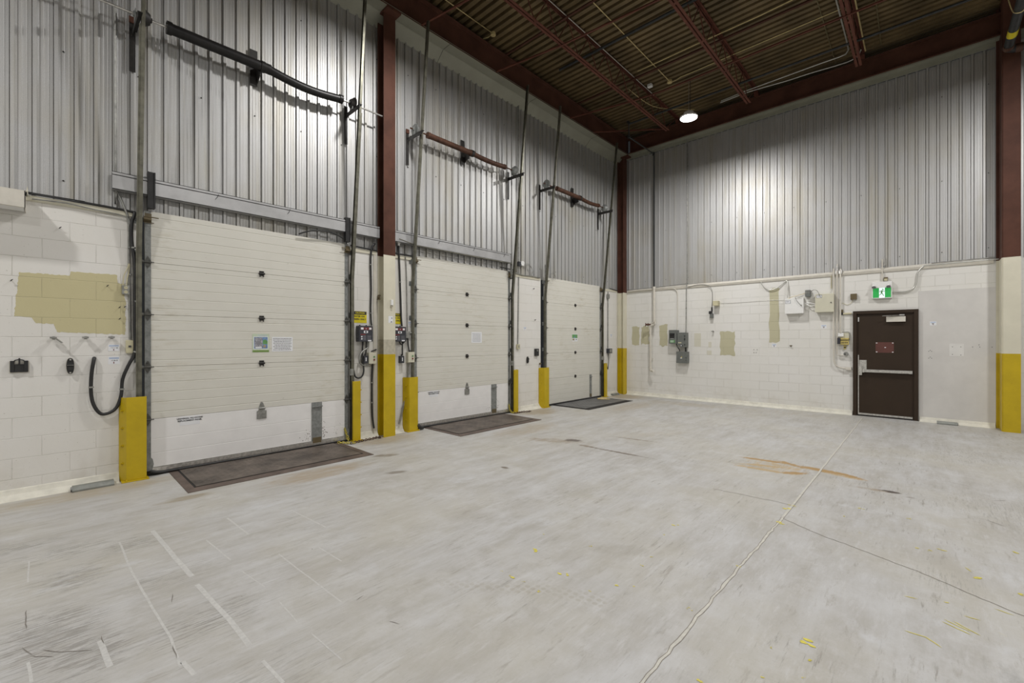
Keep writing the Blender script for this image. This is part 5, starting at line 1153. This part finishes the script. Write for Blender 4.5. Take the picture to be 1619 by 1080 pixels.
m = MB(); m.box(0, .045, 7.67, 7.79, 1.205, 1.37); m.cyl((.045, 7.73, 1.33), (.052, 7.73, 1.33), .022, 14, 1); o = m.build('card_holder', ['black', 'galv'], None, .006, (0, 7.73, 1.29)); tag(o, 'black square holder on the blocks left of the farthest door', 'holder')
m = MB(); m.cyl((0, 7.86, 1.02), (.04, 7.86, 1.02), .02, 10); o = m.build('wall_anchor', 'bronze', None, 0, (0, 7.86, 1.02)); tag(o, 'brown pipe stub low on the blocks beside the farthest door track', 'bolt')
for y, z, lb in ((7.63, 2.74, 'screw high on the blocks left of the farthest door'), (7.68, 2.03, 'screw halfway up the blocks left of the farthest door')):
    m = MB(); m.cyl((0, y, z), (.035, y, z), .006, 7); m.bar((.03, y - .01, z - .01), (.03, y + .012, z + .012), .01, .01); o = m.build('wall_screw', 'black_steel', None, 0, (0, y, z)); tag(o, lb, 'screw')
wall_label(7.30, 7.39, 1.79, 1.86, 'white tag on the blocks between the middle and farthest doors', 0.0, 'L', 6)
# right of the farthest door
pipe('wall_conduit', [(.02, 10.86, 2.93), (.02, 10.855, 2.6), (.02, 10.85, 1.34)], .012, 'galv', 'grey conduit down the blocks right of the farthest door', 'conduit')
m = MB(); m.box(0, .05, 10.80, 10.90, 2.74, 2.86); o = m.build('junction_box', 'galv', None, .003, (0, 10.85, 2.8)); tag(o, 'grey junction box top right of the farthest door', 'junction box')
m = MB(); m.box(0, .09, 10.80, 10.97, 1.20, 1.33); m.box(.09, .095, 10.82, 10.95, 1.22, 1.31, 1); o = m.build('control_box', ['box_dark', 'galv'], None, .003, (0, 10.88, 1.27)); tag(o, 'small dark control box right of the farthest dock door', 'control box')
pipe('control_cable', [(.04, 10.83, 1.20), (.05, 10.84, 1.0), (.05, 10.80, .75), (.06, 10.72, .9)], .010, 'black', 'black cable under the small control box right of the farthest door', 'cable', None, 3)
wall_label(11.02, 11.10, 1.64, 1.74, 'pale tag on the blocks beside the corner column', 0.0, 'L', 8)
m = MB(); m.tube([(.02, 10.95, 3.03), (.03, 11.1, 3.02), (.02, 11.38, 3.0)], .01, 6, 0, 3); o = m.build('ledge_cable', 'black', None, 0, (.02, 11.1, 3.0)); tag(o, 'dark cable on the wall top left of the corner column', 'cable')

# ------------------------------------------------------------------ end wall: exit door
t = thing('door_4', (5.934, YB, 0), 'dark brown steel exit door with panic bar in the end wall', 'door', None, 'structure')
x0, x1, zt, fw = 5.432, 6.434, 2.168, 0.062
m = MB(); yf = YB - 0.06
m.box(x0, x0 + fw, yf, YB, 0, zt); m.box(x1 - fw, x1, yf, YB, 0, zt); m.box(x0 + fw, x1 - fw, yf, YB, zt - fw, zt)
m.box(x0 + fw, x0 + fw + 0.018, yf + 0.02, YB, 0, zt - fw); m.box(x1 - fw - 0.018, x1 - fw, yf + 0.02, YB, 0, zt - fw); m.box(x0 + fw, x1 - fw, yf + 0.02, YB, zt - fw - 0.018, zt - fw)
m.build('door_frame', 'brown', t, 0.003)
lf = MB(); yl = YB - 0.022; lf.box(x0 + fw + 0.004, x1 - fw - 0.004, yl, YB - 0.001, 0.03, zt - fw - 0.004); L_ = lf.build('door_leaf', 'brown', t)
m = MB(); m.box(5.796, 6.076, yl - 0.001, yl, 1.312, 1.524, 0)
for a, b in ((5.812, 1.508), (6.06, 1.508), (5.812, 1.326), (6.06, 1.326), (5.945, 1.418)): m.box(a - .012, a + .012, yl - .0018, yl - .001, b - .007, b + .007, 1)
m.build('old_sign_patch', ['brown_patch', 'paper'], t)
m = MB(); m.box(5.60, 6.35, yl - .07, yl - .035, .915, .955); m.box(5.60, 6.35, yl - .036, yl - .028, .905, .965); m.box(6.30, 6.352, yl - .075, yl, .905, .965); m.build('panic_bar', 'chrome', t, .004)
m = MB(); m.box(5.53, 5.585, yl - .085, yl, .845, 1.035); m.box(5.585, 5.62, yl - .075, yl - .02, .90, .97); m.build('latch_case', 'chrome', t, .006)
m = MB(); m.box(5.535, 5.652, yl - .003, yl, .965, 1.155); m.build('cover_plate', 'chrome', t)
m = MB(); m.box(5.513, 5.528, yl - .006, yl, .04, 1.26); m.build('edge_guard', 'chrome', t)
m = MB(); m.box(5.962, 6.252, yl - .055, yl, 1.93, 2.035); m.build('closer_body', 'white_pipe', t, .004)
m = MB(); m.bar((5.905, yl - .10, 2.05), (6.20, yl - .045, 2.058), .022, .008); m.box(6.16, 6.235, yl - .06, yl - .02, 2.05, 2.075); m.build('closer_arm', 'chrome', t)
m = MB(); m.box(5.502, 5.53, yl - .004, yl, 1.95, 2.04); m.build('strike_cover', 'white', t, .002)
m = MB(); m.box(x0 + fw + .02, x1 - fw - .02, yl - .018, yl, .028, .062); m.box(x0 + fw, x1 - fw, yl - .03, YB, 0, .018, 1); m.build('door_sweep', ['chrome', 'black_steel'], t)

# exit sign
t = thing('exit_sign', (5.895, YB, 2.41), 'green running man exit sign with two emergency spotlights above the brown door', 'exit sign')
yf = YB - 0.075
m = MB(); m.box(5.742, 6.05, yf + .012, YB, 2.41, 2.745); m.box(5.742, 6.05, yf, yf + .012, 2.62, 2.745); m.box(5.742, 5.756, yf, yf + .012, 2.41, 2.62); m.box(6.036, 6.05, yf, yf + .012, 2.41, 2.62); m.box(5.756, 6.036, yf, yf + .012, 2.41, 2.423)
m.build('sign_housing', 'white', t, .003)
m = MB(); m.box(5.756, 5.852, yf + .006, yf + .012, 2.423, 2.62); m.box(5.942, 6.036, yf + .006, yf + .012, 2.423, 2.62); m.build('green_panel', 'exit_green', t)
m = MB(); m.box(5.852, 5.942, yf + .006, yf + .012, 2.423, 2.62); m.build('white_panel', 'exit_white', t)
m = MB(); y1 = yf + .006; y2 = yf + .0045; cx, cz = 5.895, 2.52
lk = [0]
def limb(a, b, w_): 
    lk[0] += 1
    a = Vector((a[0] + cx, 0, a[1] + cz)); b = Vector((b[0] + cx, 0, b[1] + cz)); dd = (b - a).normalized(); s = Vector((-dd.z, 0, dd.x)) * w_ / 2
    m.prism([((a + s).x, (a + s).z), ((b + s).x, (b + s).z), ((b - s).x, (b - s).z), ((a - s).x, (a - s).z)], 'y', y1, y2 - lk[0] * 0.0002)
m.prism([(cx + .014 + .013 * math.cos(6.283 * k / 14), cz + .068 + .012 * math.sin(6.283 * k / 14)) for k in range(14)], 'y', y1, y2)
limb((.006, .048), (-.006, -.002), .026); limb((.010, .046), (.030, .024), .009); limb((.030, .024), (.046, .026), .008); limb((-.002, .046), (-.026, .036), .009); limb((-.026, .036), (-.032, .014), .008)
limb((-.004, .0), (.016, -.030), .013); limb((.016, -.030), (.028, -.064), .011); limb((-.006, .0), (-.018, -.034), .012); limb((-.018, -.034), (-.048, -.046), .010)
m.build('running_figure', 'green', t)
for xx, nm in ((5.775, 1), (6.0, 2)):
    m = MB(); m.cyl((xx, yf - .0, 2.675), (xx, yf - .03, 2.66), .016, 12); m.cyl((xx, yf - .015, 2.672), (xx - .0, yf - .055, 2.632), .022, 16, 0, .036); sp = m.build('spotlight', 'white', t)
    m = MB(); m.cyl((xx, yf - .055, 2.632), (xx, yf - .058, 2.629), .033, 16); m.build('spotlight_lens', 'ink_grey', sp)
m = MB(); m.cyl((5.90, YB - .03, 3.20), (5.90, YB - .03, 2.745), .012, 10); m.cyl((5.93, YB - .02, 3.24), (5.93, YB - .02, 3.06), .010, 10, 1); m.cyl((5.955, YB - .02, 3.18), (5.955, YB - .02, 3.05), .010, 10, 1)
o = m.build('wall_conduit', ['white_pipe', 'chrome'], None, 0, (5.9, YB, 3.2)); tag(o, 'short vertical conduits above the exit sign', 'conduit')
m = MB(); m.box(5.925, 5.985, YB - .05, YB, 2.75, 2.83); m.box(5.93, 5.98, YB - .055, YB - .05, 2.757, 2.80, 1); o = m.build('open_box', ['bronze', 'beige_plastic'], None, 0, (5.955, YB, 2.75)); tag(o, 'tiny open electrical box on top of the exit sign', 'junction box')
pipe('wall_conduit', [(7.48, YB - .025, 3.005), (6.60, YB - .03, 3.0), (6.50, YB - .03, 2.98), (6.43, YB - .03, 2.88), (6.415, YB - .03, 2.78), (6.405, YB - .03, 2.68), (6.37, YB - .03, 2.58), (6.29, YB - .03, 2.53), (6.20, YB - .03, 2.52), (6.05, YB - .03, 2.53)], .013, 'conduit_w', 'pale conduit curving from the right column to the exit sign', 'conduit', None, 3)
pipe('wall_conduit', [(7.44, YB - .02, 3.045), (6.62, YB - .02, 3.035)], .009, 'galv', 'thin second conduit on the wall top beside the right column', 'conduit')

# electrical cabinets
def cabinet(name, xa, xb, za, zb, dp, mat, label, cat, lock=None, tagxy=None, extra=None):
    t = thing(name, ((xa + xb) / 2, YB, (za + zb) / 2), label, cat)
    m = MB(); m.box(xa, xb, YB - dp + .012, YB, za, zb); m.build('cabinet_body', mat, t, .003)
    m = MB(); m.box(xa - .003, xb + .003, YB - dp, YB - dp + .012, za - .003, zb + .003); dr = m.build('cabinet_door', mat, t, .002)
    if lock: m = MB(); m.cyl((lock[0], YB - dp, lock[1]), (lock[0], YB - dp - .012, lock[1]), .011, 12); m.build('lock', 'black', t)
    if tagxy:
        a, b, c_, d_ = tagxy; m = MB(); y = YB - dp; m.box(a, b, y - .001, y, c_, d_, 0); m.box(a + .008, b - .008, y - .0015, y - .001, c_ + .008, d_ - .008, 1); m.box(a + .02, b - .03, y - .002, y - .0015, (c_ + d_) / 2, (c_ + d_) / 2 + .012, 0); m.build('small_plate', ['ink_grey', 'paper'], t)
    if extra: extra(t, YB - dp)
    return t
cabinet('wall_cabinet', 4.22, 4.57, 2.165, 2.50, .13, 'white', 'white square electrical cabinet high on the end wall', 'cabinet', (4.53, 2.34), (4.225, 4.33, 2.39, 2.465))
cabinet('wall_cabinet', 4.79, 5.115, 2.175, 2.56, .13, 'ivory_box', 'ivory electrical cabinet left of the vertical conduits', 'cabinet', (5.07, 2.37), (4.805, 4.91, 2.48, 2.545))
t = thing('relay_box', (4.645, YB, 2.6), 'small dark relay box between the white and ivory cabinets', 'relay box')
m = MB(); m.box(4.60, 4.695, YB - .12, YB, 2.525, 2.67); m.build('relay_body', 'box_grey', t, .003)
m = MB(); m.box(4.605, 4.69, YB - .125, YB - .12, 2.60, 2.625); m.box(4.605, 4.69, YB - .125, YB - .12, 2.64, 2.66); m.build('terminal_strip', 'galv', t)
yw = YB - .10
cgp = 'loose wires around the end wall cabinets'
pipe('loose_wire', [(4.24, YB - .02, 2.92), (4.255, YB - .04, 2.8), (4.26, YB - .05, 2.65), (4.25, YB - .07, 2.51)], .012, 'conduit_w', 'grey cable dropping into the top of the white cabinet', 'cable', cgp, 3)
pipe('loose_wire', [(3.70, YB - .02, 2.95), (3.77, YB - .03, 2.82), (3.86, YB - .035, 2.75), (3.97, YB - .035, 2.745), (4.08, YB - .03, 2.80), (4.20, YB - .02, 2.91), (4.24, YB - .02, 2.92)], .011, 'conduit_w', 'grey cable sagging in a curve under the wall top left of the cabinets', 'cable', cgp, 4)
pipe('loose_wire', [(4.26, YB - .06, 2.50), (4.36, YB - .12, 2.54), (4.46, YB - .13, 2.56), (4.60, YB - .13, 2.60)], .005, 'conduit_y', 'thin yellowish wire from the white cabinet to the relay box', 'cable', cgp, 3)
pipe('loose_wire', [(4.60, YB - .13, 2.57), (4.50, YB - .15, 2.52), (4.42, YB - .15, 2.53), (4.46, YB - .15, 2.43), (4.55, YB - .15, 2.31)], .005, 'galv', 'thin wire hanging across the front of the white cabinet', 'cable', cgp, 3)
pipe('loose_wire', [(4.69, YB - .10, 2.60), (4.75, YB - .12, 2.66), (4.82, YB - .13, 2.64), (4.86, YB - .14, 2.56), (4.885, YB - .14, 2.50)], .006, 'galv', 'grey wire arching from the relay box to the ivory cabinet', 'cable', cgp, 3)
pipe('loose_wire', [(4.58, YB - .04, 2.38), (4.66, YB - .06, 2.39), (4.79, YB - .04, 2.35)], .012, 'white', 'short white cable between the two cabinets', 'cable', cgp, 3)
pipe('loose_wire', [(4.60, YB - .04, 2.38), (4.66, YB - .07, 2.33), (4.72, YB - .05, 2.29)], .010, 'white', 'frayed white cable end below the relay box', 'cable', cgp, 3)
pipe('loose_wire', [(2.78, YB - .01, 2.50), (2.9, YB - .01, 2.49), (3.1, YB - .01, 2.485), (3.4, YB - .01, 2.49), (3.8, YB - .01, 2.50), (4.22, YB - .01, 2.48)], .0035, 'conduit_w', 'long thin wire along the end wall left of the white cabinet', 'cable', cgp, 2)

# vertical conduits by the brown door
gv = 'tall painted conduits left of the brown door'
pipe('wall_conduit', [(5.105, YB - .04, 3.10), (5.105, YB - .05, 2.98), (5.105, YB - .05, 1.18), (5.115, YB - .05, 1.09), (5.15, YB - .05, 1.02), (5.21, YB - .05, .985), (5.27, YB - .05, .975), (5.33, YB - .05, .97)], .014, 'white_pipe', 'painted conduit that bends right low beside the brown door', 'conduit', gv, 0, lambda m: (m.box(5.31, 5.405, YB - .07, YB, .94, .995), m.cyl((5.105, YB - .04, 3.08), (5.105, YB - .04, 3.0), .018, 10)))
pipe('wall_conduit', [(5.165, YB - .02, 3.19), (5.165, YB - .05, 3.0), (5.163, YB - .05, 1.27), (5.17, YB - .05, 1.25), (5.27, YB - .05, 1.245)], .013, 'white_pipe', 'middle painted conduit ending at the round grey cover', 'conduit', gv)
pipe('wall_conduit', [(5.222, YB - .02, 3.08), (5.222, YB - .05, 2.98), (5.222, YB - .05, 1.72)], .014, 'white_pipe', 'painted conduit ending at the alarm box left of the brown door', 'conduit', gv)
m = MB()
for xx in (5.105, 5.14, 5.165, 5.20, 5.235): m.cyl((xx, YB - .03, 3.05 + .1 * (xx == 5.165)), (xx, YB - .045, 2.97), .017, 10)
o = m.build('conduit_elbows', 'chrome', None, 0, (5.165, YB, 3.0)); tag(o, 'cluster of silver conduit fittings where pipes cross the wall top', 'conduit fitting')
m = MB(); m.cyl((5.06, YB - .02, 2.98), (5.06, YB - .02, 2.68), .008, 8); o = m.build('wall_conduit', 'beige_plastic', None, 0, (5.06, YB, 2.7)); tag(o, 'short thin cable left of the tall painted conduits', 'conduit')
t = thing('alarm_box', (5.27, YB, 1.58), 'yellowed alarm box with white back plate beside the brown door', 'alarm')
m = MB(); m.box(5.18, 5.37, YB - .02, YB, 1.49, 1.73); m.build('back_plate', 'ivory_box', t)
m = MB(); m.box(5.17, 5.275, YB - .05, YB, 1.64, 1.72); m.build('upper_box', 'white', t, .003)
m = MB(); m.box(5.17, 5.225, YB - .09, YB - .02, 1.485, 1.615); m.build('speaker_block', 'box_dark', t, .003)
m = MB(); m.box(5.225, 5.365, YB - .08, YB - .02, 1.47, 1.555); m.box(5.225, 5.365, YB - .08, YB - .02, 1.575, 1.61); m.build('yellow_case', 'gold', t, .004)
m = MB()
for k in range(4): m.box(5.245 + k * .028, 5.262 + k * .028, YB - .082, YB - .08, 1.495, 1.53)
m.build('case_windows', 'bronze', t)
m = MB(); m.tube([(5.25, YB - .03, 1.73), (5.32, YB - .03, 1.74), (5.37, YB - .03, 1.72), (5.372, YB - .03, 1.56)], .006, 6, 0, 3); m.build('box_wire', 'galv', t)
m = MB(); m.box(5.275, 5.315, YB - .03, YB - .022, 1.375, 1.455); m.box(5.28, 5.31, YB - .032, YB - .03, 1.40, 1.425, 1); m.build('hanging_tag', ['gold', 'ink'], t)
m = MB(); m.cyl((5.315, YB, 1.275), (5.315, YB - .06, 1.275), .042, 20); m.cyl((5.30, YB - .06, 1.27), (5.30, YB - .068, 1.27), .012, 10, 1); o = m.build('round_box', ['galv', 'black'], None, 0, (5.315, YB, 1.275)); tag(o, 'round grey cover plate left of the brown door', 'junction box')
m = MB(); m.cyl((5.26, YB - .02, 2.125), (5.405, YB - .02, 2.125), .018, 12); m.cyl((5.235, YB - .02, 2.125), (5.265, YB - .02, 2.125), .022, 12, 1); o = m.build('capped_tube', ['beige_plastic', 'black'], None, 0, (5.33, YB, 2.125)); tag(o, 'short ivory tube at the top left corner of the brown door', 'tube')
m = MB(); m.box(5.205, 5.265, YB - .035, YB, 2.15, 2.215); o = m.build('junction_box', 'bronze', None, .003, (5.235, YB, 2.18)); tag(o, 'tiny brown box above the short ivory tube', 'junction box')
m = MB(); m.box(5.39, 5.495, YB - .055, YB, 2.415, 2.535); o = m.build('sounder_box', 'bronze', None, .004, (5.44, YB, 2.475)); tag(o, 'small olive brown square box above the brown door, left side', 'sounder')
pipe('loose_wire', [(5.24, YB - .01, 2.36), (5.28, YB - .01, 2.34), (5.33, YB - .01, 2.31), (5.39, YB - .01, 2.34), (5.43, YB - .01, 2.41)], .004, 'beige_plastic', 'thin wire curving to the small olive brown box', 'cable', None, 4)

# grey electrical panels near the corner
def ex1(t, y):
    m = MB(); m.box(1.56, 1.68, y - .02, y, 1.62, 1.75); m.bar((1.58, y - .03, 1.70), (1.66, y - .03, 1.725), .02, .02, (0, 1, 0)); m.build('switch_handle', 'black', t)
    m = MB(); m.box(1.56, 1.69, y - .0012, y, 1.50, 1.57, 0); m.box(1.57, 1.66, y - .002, y - .0012, 1.545, 1.555, 1); m.box(1.57, 1.66, y - .002, y - .0012, 1.515, 1.525, 1); m.box(1.57, 1.66, y - .0012, y, 1.60, 1.61, 1); m.build('green_label', ['green', 'paper'], t)
cabinet('disconnect_switch', 1.53, 1.74, 1.475, 1.835, .16, 'box_grey', 'grey disconnect switch with green label on the end wall near the corner', 'electrical box', None, None, ex1)
def ex2(t, y):
    m = MB(); m.box(1.78, 1.90, y - .001, y, 1.70, 1.706, 0); m.box(1.785, 1.87, y - .0012, y, 1.49, 1.512, 1); m.box(1.78, 1.90, y - .0012, y, 1.405, 1.445, 2); m.box(1.79, 1.83, y - .002, y - .0012, 1.412, 1.425, 1); m.box(1.85, 1.88, y - .002, y - .0012, 1.412, 1.435, 3); m.build('small_labels', ['galv', 'beige_plastic', 'box_dark', 'paper'], t)
    m = MB()
    for z in (1.68, 1.61, 1.58, 1.45): m.cyl((1.96, y - .0, z), (1.96, y - .02, z), .012, 8)
    m.build('latches', 'black', t)
cabinet('breaker_panel', 1.765, 1.99, 1.385, 1.765, .17, 'box_grey', 'larger grey breaker box right of the green labelled switch', 'electrical box', None, None, ex2)
def ex3(t, y):
    m = MB(); m.prism([(1.83, 1.085), (1.875, 1.085), (1.875, 1.14), (1.86, 1.14)], 'y', y, y - .0012, 0); m.box(1.83, 1.875, y - .0016, y - .0012, 1.085, 1.105, 1); m.build('warning_sticker', ['gold', 'paper'], t)
    m = MB()
    for z in (1.11, 1.04): m.cyl((1.98, y, z), (1.98, y - .012, z), .008, 8)
    m.build('screws', 'black', t)
cabinet('terminal_box', 1.725, 2.012, .965, 1.265, .14, 'box_grey', 'square grey box below the breaker box', 'electrical box', None, None, ex3)
pipe('wall_conduit', [(1.70, YB - .05, 1.84), (1.71, YB - .03, 2.2), (1.71, YB - .03, 2.78), (1.69, YB - .03, 2.88), (1.62, YB - .03, 2.95), (1.45, YB - .03, 2.975), (1.14, YB - .03, 2.985)], .011, 'white_pipe', 'cream conduit from the green labelled switch up to the wall top', 'conduit', None, 2)
pipe('wall_conduit', [(1.965, YB - .10, 1.765), (1.965, YB - .08, 2.9), (1.965, YB - .03, 3.2), (1.965, YB - .015, 4.4), (1.965, YB - .02, 6.9)], .013, 'galv', 'grey conduit from the breaker box straight up the metal wall', 'conduit', None, 0, straps=[((1.965, YB - .09, 2.4), (0, 0, 1)), ((1.965, YB - .02, 3.4), (0, 0, 1))])
m = MB(); m.cyl((1.95, YB - .08, 1.385), (1.95, YB - .08, 1.262), .022, 10); m.tube([(1.70, YB - .08, 1.475), (1.72, YB - .08, 1.40), (1.78, YB - .08, 1.32), (1.79, YB - .08, 1.26)], .012, 8, 0, 3); o = m.build('linking_conduit', 'black', None, 0, (1.85, YB - .08, 1.3)); tag(o, 'dark conduits linking the three grey electrical boxes', 'conduit')
gl = 'dark conduits along the top of the end wall'
pipe('ledge_conduit', [(.23, YB - .05, 3.02), (.7, YB - .05, 3.02), (1.3, YB - .05, 3.03), (1.9, YB - .05, 3.05), (2.0, YB - .05, 3.06)], .010, 'galv', 'dark conduit along the wall top near the corner', 'conduit', gl, 2)
pipe('ledge_conduit', [(.25, YB - .05, 2.965), (.6, YB - .05, 2.985), (1.0, YB - .05, 2.98)], .014, 'white_pipe', 'cream pipe along the wall top near the corner', 'conduit', gl, 2)
pipe('drop_cable', [(2.0, YB - .04, 2.97), (2.25, YB - .04, 3.0), (2.44, YB - .04, 2.985), (2.54, YB - .04, 2.93), (2.60, YB - .04, 2.82), (2.605, YB - .04, 2.6), (2.595, YB - .04, 2.40)], .0065, 'galv', 'thin cable curving down from the wall top to a hanging plug', 'cable', None, 4)
t = thing('hanging_plug', (2.59, YB - .04, 2.25), 'black plug and grey box hanging on a cable on the end wall', 'plug')
m = MB(); m.cyl((2.595, YB - .04, 2.40), (2.595, YB - .04, 2.30), .018, 10); m.box(2.54, 2.60, YB - .10, YB - .02, 2.23, 2.30); m.build('plug_body', 'black', t, .003)
m = MB(); m.box(2.56, 2.63, YB - .09, YB - .01, 2.13, 2.24); m.build('socket_box', 'box_grey', t, .004)
m = MB(); m.box(2.652, 2.775, YB - .14, YB, 2.43, 2.55); o = m.build('sensor_box', 'beige_plastic', None, .004, (2.71, YB, 2.49)); tag(o, 'small beige box on the end wall right of the hanging plug', 'sensor')
m = MB(); m.cyl((2.62, YB, 1.79), (2.62, YB - .06, 1.79), .018, 10); m.box(2.59, 2.64, YB - .07, YB - .055, 1.78, 1.80); o = m.build('wall_anchor', 'galv', None, 0, (2.62, YB, 1.79)); tag(o, 'bolt in the end wall left of the wide beige patch', 'bolt')
m = MB(); m.cyl((4.31, YB, 1.43), (4.31, YB - .03, 1.43), .012, 8); m.box(4.29, 4.34, YB - .035, YB - .03, 1.43, 1.45); o = m.build('wall_anchor', 'bronze', None, 0, (4.31, YB, 1.43)); tag(o, 'tiny rusty anchor on the end wall below the white cabinet', 'bolt')
wall_label(4.875, 4.975, 1.82, 1.90, 'white tag below the ivory cabinet', 0.0, 'B', 1)
wall_label(3.93, 4.02, 1.40, 1.48, 'white tag under the tall beige patch on the end wall', 0.0, 'B', 2)
wall_label(6.595, 6.686, 1.847, 1.923, 'white tag on the pale board right of the brown door', 0.012, 'B', 3)
